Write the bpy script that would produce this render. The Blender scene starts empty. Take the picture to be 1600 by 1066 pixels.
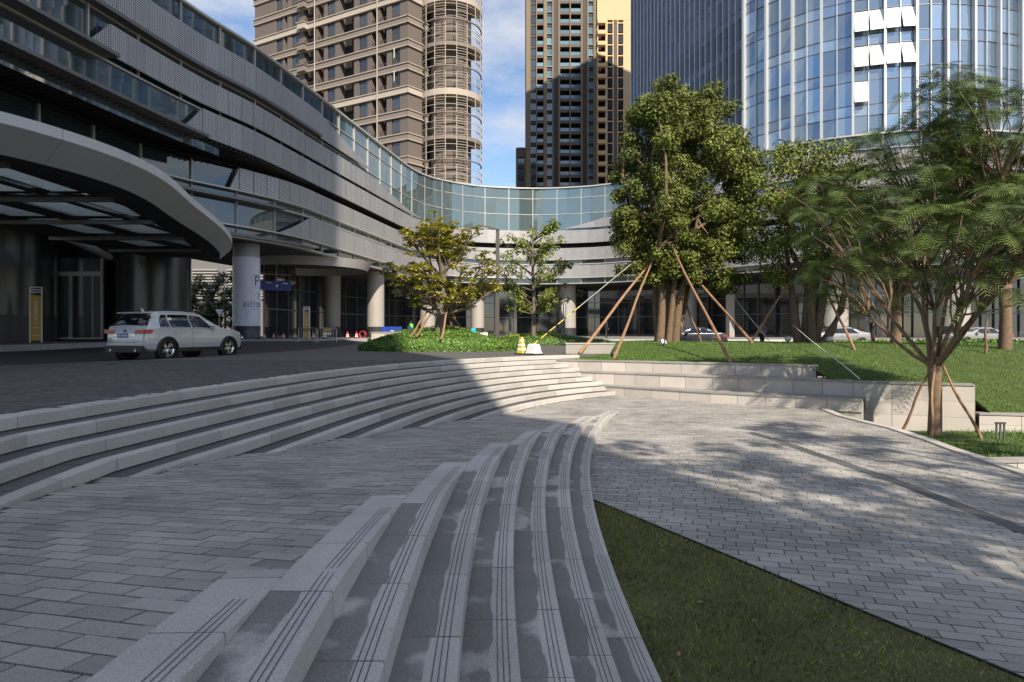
import bpy, bmesh, math, random
import numpy as np
from mathutils import Vector, Matrix
random.seed(7); rng = np.random.default_rng(7)
scene = bpy.context.scene
C = scene.collection
R = math.radians
# ------------------------------------------------------------------ camera, sky, sun, exposure
EYE, F, HOR = 0.97, 1000.0, 519.0          # eye height over the upper plaza, focal length and horizon in photo pixels
cam = bpy.data.cameras.new('camera'); cam_o = bpy.data.objects.new('camera', cam); C.objects.link(cam_o)
cam_o.location = (0, 0, EYE); cam_o.rotation_euler = (R(90), 0, 0)
cam.sensor_width = 36; cam.lens = F / 1600 * 36; cam.shift_y = -(533 - HOR) / 1600; cam.clip_end = 3000; cam.clip_start = .05
scene.camera = cam_o
SUN_AZ, SUN_EL = 21.0, 38.0                # sun behind the camera, to its right
sd = Vector((math.sin(R(SUN_AZ)) * math.cos(R(SUN_EL)), -math.cos(R(SUN_AZ)) * math.cos(R(SUN_EL)), math.sin(R(SUN_EL))))
world = bpy.data.worlds.new('World'); scene.world = world; world.use_nodes = True
wn = world.node_tree.nodes; wl = world.node_tree.links
bg = wn['Background']; bg.inputs['Strength'].default_value = .12
sky = wn.new('ShaderNodeTexSky'); sky.sky_type = 'NISHITA'; sky.sun_disc = False
sky.sun_elevation = R(SUN_EL); sky.sun_rotation = R(180 - SUN_AZ); sky.air_density = 1.0; sky.dust_density = .3; sky.ozone_density = 3.0
tc = wn.new('ShaderNodeTexCoord'); mp = wn.new('ShaderNodeMapping'); mp.inputs['Scale'].default_value = (1.0, 1.0, 2.4); mp.inputs['Location'].default_value = (3.1, 2.2, .3)
nz = wn.new('ShaderNodeTexNoise'); nz.inputs['Scale'].default_value = 3.2; nz.inputs['Detail'].default_value = 7; nz.inputs['Roughness'].default_value = .58
cr = wn.new('ShaderNodeValToRGB'); cr.color_ramp.elements[0].position = .40; cr.color_ramp.elements[1].position = .64
mx = wn.new('ShaderNodeMixRGB'); mx.inputs['Color2'].default_value = (4.8, 4.85, 5.15, 1)
wl.new(tc.outputs['Generated'], mp.inputs['Vector']); wl.new(mp.outputs['Vector'], nz.inputs['Vector']); wl.new(nz.outputs['Fac'], cr.inputs['Fac'])
wl.new(cr.outputs['Color'], mx.inputs['Fac']); wl.new(sky.outputs['Color'], mx.inputs['Color1']); wl.new(mx.outputs['Color'], bg.inputs['Color'])
sl = bpy.data.lights.new('sun', 'SUN'); sl.energy = 5.0; sl.angle = R(.53); sl.color = (1, .89, .74)
sun_o = bpy.data.objects.new('sun', sl); C.objects.link(sun_o); sun_o.rotation_euler = sd.to_track_quat('Z', 'Y').to_euler(); sun_o.location = (20, -40, 60)
scene.view_settings.view_transform = 'Standard'; scene.view_settings.look = 'None'; scene.view_settings.gamma = 1
scene.view_settings.exposure = .55

# ------------------------------------------------------------------ materials
MT = {}
def mat(name, col, rough=.7, metal=0., var=0., vscale=4., rnd=0., bump=0., bscale=60., spec=.5, speck=0., sscale=220., ior=None, tr=0., coat=0.):
    """Principled material: base colour, broad noise variation, per-piece variation (tint attribute + object random), speckle and bump."""
    m = bpy.data.materials.new(name); m.use_nodes = True; n = m.node_tree.nodes; l = m.node_tree.links; b = n['Principled BSDF']
    b.inputs['Roughness'].default_value = rough; b.inputs['Metallic'].default_value = metal; b.inputs['Specular IOR Level'].default_value = spec
    if ior: b.inputs['IOR'].default_value = ior
    if tr: b.inputs['Transmission Weight'].default_value = tr
    if coat: b.inputs['Coat Weight'].default_value = coat; b.inputs['Coat Roughness'].default_value = .05
    b.inputs['Base Color'].default_value = (*col, 1)
    fac = None
    def math_(op, a, c):
        q = n.new('ShaderNodeMath'); q.operation = op
        for i, v in enumerate((a, c)):
            if isinstance(v, (int, float)): q.inputs[i].default_value = v
            elif v is not None: l.new(v, q.inputs[i])
        return q.outputs[0]
    g = n.new('ShaderNodeNewGeometry')
    def noise(scale, detail):
        t = n.new('ShaderNodeTexNoise'); t.inputs['Scale'].default_value = scale; t.inputs['Detail'].default_value = detail; l.new(g.outputs['Position'], t.inputs['Vector']); return t.outputs['Fac']
    terms = []
    if var: terms.append(math_('MULTIPLY', math_('SUBTRACT', noise(vscale, 5), .5), var * 3))
    if speck: terms.append(math_('MULTIPLY', math_('SUBTRACT', noise(sscale, 2), .5), speck * 3))
    if rnd:
        at = n.new('ShaderNodeAttribute'); at.attribute_name = 'tint'; oi = n.new('ShaderNodeObjectInfo')
        terms.append(math_('MULTIPLY', math_('SUBTRACT', math_('FRACT', math_('ADD', at.outputs['Fac'], oi.outputs['Random']), None), .5), rnd * 2))
    if terms:
        s = terms[0]
        for t in terms[1:]: s = math_('ADD', s, t)
        s = math_('MAXIMUM', math_('ADD', s, 1.), .15)
        v = n.new('ShaderNodeVectorMath'); v.operation = 'SCALE'; v.inputs[0].default_value = col; l.new(s, v.inputs['Scale']); l.new(v.outputs[0], b.inputs['Base Color'])
    if bump:
        bn = n.new('ShaderNodeBump'); bn.inputs['Strength'].default_value = bump; bn.inputs['Distance'].default_value = .02; l.new(noise(bscale, 4), bn.inputs['Height']); l.new(bn.outputs[0], b.inputs['Normal'])
    MT[name] = m; return m
mat('granite', (.45, .43, .395), .75, var=.10, vscale=1.6, rnd=.14, sscale=150, speck=.45, bump=.15, bscale=160)
mat('granite_dark', (.085, .085, .087), .7, var=.22, vscale=2.2, rnd=.16, sscale=150, speck=.45, bump=.15, bscale=160)
mat('paver', (.31, .295, .275), .6, var=.42, vscale=.8, rnd=.20, sscale=150, speck=.45, bump=.2, bscale=120)
mat('paver_dark', (.088, .083, .078), .75, var=.15, vscale=.7, rnd=.22, speck=.1, bump=.15, bscale=120)
mat('groove', (.07, .068, .065), .9)
mat('grout', (.055, .053, .05), .95, var=.2)
mat('wall_stone', (.47, .435, .395), .75, var=.13, vscale=1.3, rnd=.12, speck=.07, bump=.12, bscale=90)
mat('coping', (.30, .285, .265), .75, var=.2, vscale=1.5, rnd=.1, speck=.08)
mat('asphalt', (.028, .027, .028), .85, var=.15, vscale=.6, speck=.2, bump=.2, bscale=90)
mat('kerb', (.33, .33, .33), .8, var=.15, rnd=.1)
mat('pavement', (.20, .185, .17), .85, var=.15, vscale=.8)
mat('soil', (.05, .04, .03), .95, var=.3)
mat('turf_soil', (.085, .085, .03), .95, var=.4, vscale=3)
mat('turf', (.235, .235, .042), .75, var=.5, vscale=1.6, rnd=.5)
mat('lawn', (.085, .155, .022), .75, var=.25, vscale=.5, rnd=.35)
mat('lawn_soil', (.055, .09, .016), .95, var=.3, vscale=2)
mat('leaf_camphor', (.135, .165, .030), .6, spec=.3, rnd=.6, var=.2, vscale=.8)
mat('leaf_feather', (.10, .145, .033), .5, rnd=.4, var=.15, vscale=.7)
mat('leaf_plumeria', (.46, .44, .09), .4, rnd=.45)
mat('lamp_post', (.075, .065, .06), .5)
mat('annex_wall_shaded', (.15, .145, .14), .85, var=.1)  # pale wall darkened: its shade is put into the colour
mat('leaf_hedge', (.085, .165, .020), .45, rnd=.5)
mat('leaf_lime', (.27, .36, .03), .5, rnd=.3)
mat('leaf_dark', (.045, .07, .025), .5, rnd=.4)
mat('bark', (.17, .115, .075), .9, var=.35, vscale=7, bump=.6, bscale=35)
mat('bark_grey', (.15, .125, .10), .9, var=.3, vscale=7, bump=.5, bscale=35)
mat('stake_wood', (.27, .155, .085), .8, var=.35, vscale=5, rnd=.15)
mat('concrete', (.34, .32, .29), .8, var=.1, vscale=1.2)
mat('column_stone', (.33, .31, .285), .55, var=.07, vscale=.8)
mat('stone_black', (.035, .035, .038), .35, var=.1)
mat('stone_polished', (.05, .048, .048), .22, var=.12, vscale=1.5)
mat('banner', (.62, .64, .70), .5)
mat('ink_blue', (.03, .04, .13), .6)
mat('ink_grey', (.25, .27, .33), .6)
mat('white_paint', (.75, .75, .73), .5)
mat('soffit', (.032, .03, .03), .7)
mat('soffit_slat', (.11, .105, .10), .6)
mat('steel', (.50, .50, .49), .35, metal=.7)
mat('steel_dark', (.16, .16, .16), .45, metal=.6)
mat('mullion', (.50, .49, .46), .4, metal=.3)
mat('canopy_grey', (.36, .355, .34), .5, var=.06, vscale=.7)
mat('fascia_pale', (.58, .575, .56), .45, var=.06, vscale=.8)
mat('glass', (.16, .215, .22), .03, metal=.55, ior=1.8, rnd=.12)
mat('glass_dark', (.025, .04, .043), .03, ior=2.1, rnd=.2)
mat('glass_tower', (.30, .385, .47), .04, metal=.75, rnd=.3)
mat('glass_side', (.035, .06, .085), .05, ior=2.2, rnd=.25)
mat('glass_window', (.03, .04, .05), .05, ior=2.0, rnd=.5)
mat('glass_rail', (.14, .24, .29), .08, ior=1.8, rnd=.4)
mat('louver_light', (.75, .80, .77), .6, tr=.75)
mat('tower_brown', (.125, .104, .092), .85, var=.06, vscale=.3)
mat('tower_band', (.20, .17, .145), .8, var=.05, vscale=.4)
mat('tower_cream', (.40, .35, .295), .8, var=.05, vscale=.4)
mat('tower_gold_shaded', (.20, .155, .10), .8, var=.06, vscale=.3)  # shade on the slender tower's left part is put into this colour
mat('tower_strip', (.055, .045, .042), .7)
mat('tower_tan', (.60, .43, .25), .8, var=.05, vscale=.3)
mat('dark_inside', (.02, .018, .018), .8)
mat('fin', (.40, .44, .50), .35, metal=.45)
mat('fin_warm', (.55, .56, .57), .4, metal=.3)
mat('car_grey', (.30, .30, .30), .3, metal=.3, coat=.6)
mat('car_silver', (.62, .62, .60), .28, metal=.25, coat=.8)
mat('car_dark', (.04, .045, .06), .25, metal=.3, coat=.8)
mat('car_glass', (.01, .012, .014), .03, ior=1.8)
mat('rubber', (.015, .015, .015), .8)
mat('plastic_black', (.02, .02, .022), .5)
mat('chrome', (.75, .75, .75), .15, metal=1)
mat('lamp_red', (.45, .012, .015), .15, coat=.6)
mat('plate_blue', (.01, .10, .42), .4)
mat('sign_blue', (.012, .045, .30), .45)
mat('sign_gold', (.50, .28, .03), .5)
mat('sign_teal', (.02, .45, .55), .5)
mat('yellow', (.62, .48, .04), .5)
mat('red', (.42, .03, .02), .5)
mat('skin', (.42, .26, .18), .6)
mat('hair', (.012, .010, .009), .6)
mat('shirt_pale', (.48, .47, .44), .8, var=.05)
mat('cloth_dark', (.03, .028, .035), .85)
mat('cloth_plaid', (.25, .22, .2), .85, var=.5, vscale=30)
mat('vest_green', (.12, .65, .05), .6)
def perforated():
    m = mat('perforated', (.50, .49, .495), .42, metal=.35, rnd=.07); n = m.node_tree.nodes; l = m.node_tree.links; b = n['Principled BSDF']
    src = b.inputs['Base Color'].links[0].from_socket
    uv = n.new('ShaderNodeUVMap'); sc = n.new('ShaderNodeVectorMath'); sc.operation = 'SCALE'; sc.inputs['Scale'].default_value = 1 / .135; l.new(uv.outputs[0], sc.inputs[0])
    fr = n.new('ShaderNodeVectorMath'); fr.operation = 'FRACTION'; l.new(sc.outputs[0], fr.inputs[0])
    sb = n.new('ShaderNodeVectorMath'); sb.operation = 'SUBTRACT'; sb.inputs[1].default_value = (.5, .5, 0); l.new(fr.outputs[0], sb.inputs[0])
    ln = n.new('ShaderNodeVectorMath'); ln.operation = 'LENGTH'; l.new(sb.outputs[0], ln.inputs[0])
    lt = n.new('ShaderNodeMath'); lt.operation = 'LESS_THAN'; lt.inputs[1].default_value = .33; l.new(ln.outputs['Value'], lt.inputs[0])
    mx = n.new('ShaderNodeMixRGB'); mx.inputs['Color2'].default_value = (.03, .03, .03, 1); l.new(lt.outputs[0], mx.inputs['Fac']); l.new(src, mx.inputs['Color1']); l.new(mx.outputs[0], b.inputs['Base Color'])
perforated()
def stained():
    """granite of the lower flight: darker weathered stains keep off the nosing and the joints"""
    m = mat('granite_stained', (.46, .445, .42), .66, var=.16, vscale=1.6, rnd=.12, sscale=150, speck=.45, bump=.15, bscale=160); n = m.node_tree.nodes; l = m.node_tree.links; b = n['Principled BSDF']
    src = b.inputs['Base Color'].links[0].from_socket
    g = n.new('ShaderNodeNewGeometry'); t = n.new('ShaderNodeTexNoise'); t.inputs['Scale'].default_value = 2.3; t.inputs['Detail'].default_value = 9; l.new(g.outputs['Position'], t.inputs['Vector'])
    uv = n.new('ShaderNodeUVMap'); sp = n.new('ShaderNodeSeparateXYZ'); l.new(uv.outputs[0], sp.inputs[0])
    w = n.new('ShaderNodeMapRange'); w.inputs['From Min'].default_value = .10; w.inputs['From Max'].default_value = .155; w.inputs['To Min'].default_value = -.30; w.inputs['To Max'].default_value = .155; l.new(sp.outputs['Y'], w.inputs['Value'])
    at_ = n.new('ShaderNodeAttribute'); at_.attribute_name = 'tint'; pa = n.new('ShaderNodeMath'); pa.operation = 'MULTIPLY_ADD'; pa.inputs[1].default_value = .22; pa.inputs[2].default_value = -.09; l.new(at_.outputs['Fac'], pa.inputs[0])
    a0 = n.new('ShaderNodeMath'); a0.operation = 'ADD'; l.new(t.outputs['Fac'], a0.inputs[0]); l.new(pa.outputs[0], a0.inputs[1])
    a = n.new('ShaderNodeMath'); a.operation = 'ADD'; l.new(a0.outputs[0], a.inputs[0]); l.new(w.outputs[0], a.inputs[1])
    c = n.new('ShaderNodeMapRange'); c.inputs['From Min'].default_value = .50; c.inputs['From Max'].default_value = .60; c.inputs['To Max'].default_value = .70; l.new(a.outputs[0], c.inputs['Value'])
    mx = n.new('ShaderNodeMixRGB'); mx.blend_type = 'MULTIPLY'; mx.inputs['Color2'].default_value = (.20, .20, .21, 1); l.new(c.outputs[0], mx.inputs['Fac']); l.new(src, mx.inputs['Color1']); l.new(mx.outputs[0], b.inputs['Base Color'])
stained()

# ------------------------------------------------------------------ helpers
def P(px, py, z):            # a pixel of something that touches height z
    Y = F * (EYE - z) / (py - HOR); return Vector(((px - 800) / F * Y, Y, z))
def at(px, py, Y):           # a pixel of something at depth Y
    return Vector(((px - 800) / F * Y, Y, EYE + (HOR - py) / F * Y))
def tag(o, label=None, cat=None, group=None, kind=None):
    for k, v in (('label', label), ('category', cat), ('group', group), ('kind', kind)):
        if v: o[k] = v
    return o
def thing(name, label, cat, loc=(0, 0, 0), rz=0, group=None):
    o = bpy.data.objects.new(name, None); C.objects.link(o); o.location = loc; o.rotation_euler = (0, 0, rz); o.empty_display_size = .3
    return tag(o, label, cat, group)
class MB:
    def __init__(s): s.v = []; s.f = []; s.t = []; s.uv = []; s.hasuv = False
    def face(s, pts, tint=0., uv=None):
        i = len(s.v); s.v += [tuple(p) for p in pts]; s.f.append(tuple(range(i, i + len(pts)))); s.t.append(tint)
        if uv: s.hasuv = True
        s.uv.append(uv)
    def hexa(s, b, t, tint=0., bottom=True):      # b, t: 4 corners below and above, counter-clockwise seen from above
        s.face(t, tint)
        if bottom: s.face(b[::-1], tint)
        for i in range(4): j = (i + 1) % 4; s.face((b[i], b[j], t[j], t[i]), tint)
    def box(s, c, size, rz=0, tint=0., tilt=None):
        x, y, z = size[0] / 2, size[1] / 2, size[2] / 2; M = Matrix.Rotation(rz, 3, 'Z')
        if tilt is not None: M = M @ tilt
        q = [Vector(c) + M @ Vector(p) for p in ((-x, -y, -z), (x, -y, -z), (x, y, -z), (-x, y, -z), (-x, -y, z), (x, -y, z), (x, y, z), (-x, y, z))]
        s.hexa(q[:4], q[4:], tint)
    def prism(s, poly, z0, z1, tint=0., bottom=False):
        s.face([(p[0], p[1], z1 if len(p) < 3 else p[2]) for p in poly], tint)
        if bottom: s.face([(p[0], p[1], z0) for p in poly][::-1], tint)
        for i in range(len(poly)):
            a, b = poly[i], poly[(i + 1) % len(poly)]
            za = z1 if len(a) < 3 else a[2]; zb = z1 if len(b) < 3 else b[2]
            s.face(((a[0], a[1], z0), (b[0], b[1], z0), (b[0], b[1], zb), (a[0], a[1], za)), tint)
    def tube(s, pts, rad, n=8, tint=0., cap=True):
        pts = [Vector(p) for p in pts]
        if not hasattr(rad, '__len__'): rad = [rad] * len(pts)
        rings = []
        for i, p in enumerate(pts):
            d = (pts[min(i + 1, len(pts) - 1)] - pts[max(i - 1, 0)]).normalized()
            a = d.cross(Vector((0, 0, 1)) if abs(d.z) < .9 else Vector((1, 0, 0))).normalized(); b = d.cross(a)
            rings.append([p + rad[i] * (math.cos(2 * math.pi * k / n) * a + math.sin(2 * math.pi * k / n) * b) for k in range(n)])
        base = len(s.v)
        for r in rings: s.v += [tuple(q) for q in r]
        for i in range(len(pts) - 1):
            for k in range(n):
                k2 = (k + 1) % n; s.f.append((base + i * n + k, base + i * n + k2, base + (i + 1) * n + k2, base + (i + 1) * n + k)); s.t.append(tint); s.uv.append(None)
        if cap: s.face(rings[0], tint); s.face(rings[-1][::-1], tint)
    def lathe(s, prof, c=(0, 0, 0), n=24, tint=0., axis='Z'):
        base = len(s.v)
        for r, z in prof:
            for k in range(n):
                a = 2 * math.pi * k / n; x, y = r * math.cos(a), r * math.sin(a)
                s.v.append((c[0] + x, c[1] + y, c[2] + z) if axis == 'Z' else (c[0] + x, c[1] + z, c[2] + y))
        for i in range(len(prof) - 1):
            for k in range(n):
                k2 = (k + 1) % n; s.f.append((base + i * n + k, base + i * n + k2, base + (i + 1) * n + k2, base + (i + 1) * n + k)); s.t.append(tint); s.uv.append(None)
    def mesh(s, name, m, smooth=False):
        me = bpy.data.meshes.new(name); me.from_pydata(s.v, [], s.f)
        if any(s.t): me.attributes.new('tint', 'FLOAT', 'FACE').data.foreach_set('value', np.array(s.t, dtype=np.float32))
        if s.hasuv:
            lay = me.uv_layers.new(name='UVMap'); arr = []
            for f, u in zip(s.f, s.uv): arr += (list(u) if u else [(0, 0)] * len(f))
            lay.data.foreach_set('uv', np.array(arr, dtype=np.float32).ravel())
        me.materials.append(MT[m] if isinstance(m, str) else m)
        if smooth: me.polygons.foreach_set('use_smooth', [True] * len(me.polygons))
        me.update(); return me
    def build(s, name, m, parent=None, smooth=False, world=True):
        """one mesh object; world=True: vertices are world coordinates, also under a placed parent"""
        return link(name, s.mesh(name, m, smooth), parent, world)
def link(name, me, parent=None, world=False, loc=None, rz=None):
    o = bpy.data.objects.new(name, me); C.objects.link(o)
    if loc is not None: o.location = loc
    if rz is not None: o.rotation_euler = (0, 0, rz)
    if parent is not None:
        o.parent = parent
        if world: o.matrix_parent_inverse = Matrix.LocRotScale(parent.location, parent.rotation_euler, parent.scale).inverted()
    return o
def structure(name, mb, m, smooth=False): return tag(mb.build(name, m, None, smooth), kind='structure')
def copy_tree(o, parent=None):
    c = o.copy(); C.objects.link(c)
    if parent is not None: c.parent = parent; c.matrix_parent_inverse = o.matrix_parent_inverse
    for ch in list(o.children): copy_tree(ch, c)
    return c
def np_mesh(name, V, Fq, m, tint=None, smooth=False):
    """V (N,3), Fq (M,k) arrays -> mesh"""
    me = bpy.data.meshes.new(name); k = Fq.shape[1]; M = len(Fq)
    me.vertices.add(len(V)); me.vertices.foreach_set('co', V.astype(np.float32).ravel())
    me.loops.add(M * k); me.loops.foreach_set('vertex_index', Fq.astype(np.int32).ravel())
    me.polygons.add(M); me.polygons.foreach_set('loop_start', np.arange(0, M * k, k, dtype=np.int32))
    if tint is not None: me.attributes.new('tint', 'FLOAT', 'FACE').data.foreach_set('value', tint.astype(np.float32))
    me.materials.append(MT[m]); me.update(calc_edges=True); me.validate()
    if smooth: me.polygons.foreach_set('use_smooth', [True] * M)
    return me
def leaf_mesh(name, cen, nrm, size, m, tint, asp=.5):
    """diamond leaves at cen with normals near nrm"""
    N = len(cen); n = nrm / (np.linalg.norm(nrm, axis=1, keepdims=True) + 1e-9)
    a = np.cross(n, rng.normal(size=(N, 3))); a /= np.linalg.norm(a, axis=1, keepdims=True) + 1e-9; b = np.cross(n, a)
    s = (size * rng.uniform(.7, 1.3, N))[:, None]; fold = n * s * .18
    V = np.stack([cen - a * s, cen + b * s * asp - fold, cen + a * s, cen - b * s * asp - fold], 1).reshape(-1, 3)
    return np_mesh(name, V, np.arange(4 * N).reshape(N, 4), m, tint)
def blades(name, x, y, z, h, w, m, tint):
    """grass: one thin triangle for each blade"""
    N = len(x); a = rng.uniform(0, 2 * np.pi, N); hh = h * rng.uniform(.5, 1.3, N); lean = rng.normal(0, .5, (N, 2)) * hh[:, None]
    dx, dy = np.cos(a) * w, np.sin(a) * w
    V = np.stack([np.c_[x - dx, y - dy, z], np.c_[x + dx, y + dy, z], np.c_[x + lean[:, 0], y + lean[:, 1], z + hh]], 1).reshape(-1, 3)
    return np_mesh(name, V, np.arange(3 * N).reshape(N, 3), m, tint)
def text_mesh(body, size, m, name='lettering', ext=.0):
    cu = bpy.data.curves.new(name, 'FONT'); cu.body = body; cu.size = size; cu.align_x = 'CENTER'; cu.align_y = 'CENTER'; cu.extrude = ext; cu.resolution_u = 3
    o = bpy.data.objects.new(name, cu); C.objects.link(o); bpy.context.view_layer.update()
    me = bpy.data.meshes.new_from_object(o.evaluated_get(bpy.context.evaluated_depsgraph_get())); bpy.data.objects.remove(o); bpy.data.curves.remove(cu)
    me.materials.clear(); me.materials.append(MT[m]); return me
def sstep(a, b, x):
    t = np.clip((np.asarray(x, float) - a) / (b - a), 0, 1); return t * t * (3 - 2 * t)
def clip_poly(poly, p, n):       # keep the side where (q-p).n >= 0
    out = []
    for i in range(len(poly)):
        a, b = poly[i], poly[(i + 1) % len(poly)]; da = (a[0] - p[0]) * n[0] + (a[1] - p[1]) * n[1]; db = (b[0] - p[0]) * n[0] + (b[1] - p[1]) * n[1]
        if da >= 0: out.append(a)
        if da * db < 0: t = da / (da - db); out.append((a[0] + (b[0] - a[0]) * t, a[1] + (b[1] - a[1]) * t))
    return out

# ------------------------------------------------------------------ terraces: upper plaza (z 0), ramp, lower plaza (z LOW)
RISE, LOW = .155, -1.395
UC = (18.67, 9.33)                                              # the upper flight bends round this point
edge_px = [(0, 655.5), (92, 639), (177, 626.6), (245, 617), (304, 609), (354, 602), (400, 596), (475, 586), (535, 579), (590, 572), (707, 562), (740, 561), (798, 558.7), (828, 557), (864, 555.6), (895, 555)]
ep = [P(a, b, 0) for a, b in edge_px]
eth = [math.atan2(p.y - UC[1], UC[0] - p.x) for p in ep]; er = [math.hypot(p.x - UC[0], p.y - UC[1]) for p in ep]
UCO = np.polyfit(eth, er, 3)
def rU(t): return float(np.polyval(UCO, min(max(t, -.09), .84)))
def upos(t, k, extra=0.):
    r = rU(t) - UT * k + extra; return (UC[0] - r * math.cos(t), UC[1] + r * math.sin(t))
UT = .42                                                        # tread of the upper flight
def ramp(x, y): return -.046 + .0149 * x - .0731 * y            # the sloping walk between the flights
LC, LR, LT = (45.94, 5.0), 45.0, .31                            # lower flight: centre, radius of its lowest nosing, tread
def rl(x, y): return math.hypot(x - LC[0], y - LC[1]) - LR
def zl(j): return LOW + RISE * (j + 1)
def lpos(r, y): return (LC[0] - math.sqrt((LR + r) ** 2 - (y - LC[1]) ** 2), y)

g = MB(); g.face([(-900, -700, -3.2), (900, -700, -3.2), (900, 46, -3.2), (-900, 46, -3.2)]); structure('ground', g, 'soil')
g = MB(); g.face([(-900, 56, .33), (900, 56, .33), (900, 1500, .33), (-900, 1500, .33)]); structure('far_ground', g, 'pavement')
def gz(y): return -.09 + .49 * float(sstep(33, 60, y))
g = MB(); ths = np.linspace(-1.15, .93, 60); rs = [.5, 2, 4, 7, 10, 14, 18, 23, 28, 34, 40, 48, 58, 70, 90]
for i in range(len(ths) - 1):
    for j in range(len(rs) - 1):
        q = []
        for (a, b) in ((i, j), (i, j + 1), (i + 1, j + 1), (i + 1, j)):
            x, y = upos(ths[a], 0, rs[b]); q.append((x, y, gz(y)))
        g.face(q[::-1])
structure('driveway', g, 'asphalt')
# upper plaza slab, up to the driveway edge
edge = [(-8, 53), (-10.4, 44), (-11.3, 34), (-11.9, 28), (-12.4, 25), (-13.4, 22), (-15.0, 18.6), (-17, 13), (-18.5, 6), (-19, -8)]
arc = [upos(t, 0, .30) for t in np.linspace(-.8, .90, 60)]
def pz(y): return .49 * float(sstep(33, 60, y))
g = MB()
sl_pts = arc + [(6, 31), (9, 40), (6, 53)] + edge
bm = bmesh.new(); vs = [bm.verts.new((x, y, 0)) for x, y in sl_pts]; bm.faces.new(vs); bmesh.ops.triangulate(bm, faces=bm.faces[:])
bmesh.ops.subdivide_edges(bm, edges=[e for e in bm.edges if e.calc_length() > 6], cuts=4, use_grid_fill=True)
for v in bm.verts: v.co.z = pz(v.co.y) - .012
ret = bmesh.ops.extrude_face_region(bm, geom=bm.faces[:])
for v in [x for x in ret['geom'] if isinstance(x, bmesh.types.BMVert)]: v.co.z -= .13
bmesh.ops.recalc_face_normals(bm, faces=bm.faces[:])
me = bpy.data.meshes.new('upper_plaza'); bm.to_mesh(me); bm.free(); me.materials.append(MT['paver_dark'])
upper_plaza = tag(link('upper_plaza', me), kind='structure')
g = MB(); g.face([(x, y, LOW - .012) for x, y in ((-3, 3), (-1.5, -6), (9, -6), (9.2, 8), (8.5, 10.6), (8.8, 12.1), (9.05, 13.9), (9.3, 15.6), (9.3, 17.5), (10, 19.8), (2.6, 26), (-1, 22))]); lower_plaza = structure('lower_plaza', g, 'grout')
rs_ = MB(); n = 40; ys = np.linspace(-6, 18.4, n)
for i in range(n - 1):
    a, b = ys[i], ys[i + 1]
    def rowx(y):
        zr = ramp(0, y); J = max(-1, math.ceil((zr - zl(0)) / RISE - .02)); return lpos(LT * (J + 1) + .02, y)[0], -7.2 + .0 * y
    xa, la = rowx(a); xb, lb = rowx(b); xa = min(xa, xb) if xa != xb else xa; xb = xa if xa < xb else xb
    rs_.face([(la, a, ramp(la, a) - .014), (xa, a, ramp(xa, a) - .014), (xb, b, ramp(xb, b) - .014), (lb, b, ramp(lb, b) - .014)])
ramp_o = structure('ramp', rs_, 'grout')

# pavers: rows turned a little, every paver its own edges
PA = -R(16); pc, ps = math.cos(PA), math.sin(PA)
PL, PW = .30, .128
def in_view(x, y, z):
    if y < .6: return False
    u = 800 + F * x / y; v = HOR + F * (EYE - z) / y; return -20 < u < 1620 and -20 < v < 1085
GA, GB = (1.10, 9.12), (3.50, 4.37)                             # edge of the grass wedge
gdir = Vector((GB[0] - GA[0], GB[1] - GA[1])).normalized(); gn = (-gdir.y, gdir.x)          # gn points to the paved side
if gn[0] < 0: gn = (-gn[0], -gn[1])
kerb_xy = [(9.55, 19.6), (9.22, 18.0), (9.22, 16.9), (9.29, 15.6), (9.06, 13.9), (8.84, 12.8), (8.75, 12.0), (8.52, 10.65), (8.2, 8.5), (7.8, 5), (7.4, -6)]
def kerb_x(y): return float(np.interp(y, [p[1] for p in kerb_xy][::-1], [p[0] for p in kerb_xy][::-1]))
drain = [(5.60, 15.1), (5.76, 14.2), (5.92, 12.1), (6.08, 10.1), (6.10, 7.6), (6.0, 4.0), (5.8, -2)]
def drain_x(y): return float(np.interp(y, [p[1] for p in drain][::-1], [p[0] for p in drain][::-1])) if y < 15.1 else 99
wallC = [(3.3, 24.3), (6.64, 21.45), (9.6, 19.5), (10.4, 19.0)]
def wall_y(x, w): return float(np.interp(x, [p[0] for p in w], [p[1] for p in w]))
fields = {'ramp': [], 'plaza': [], 'upper': []}
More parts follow.
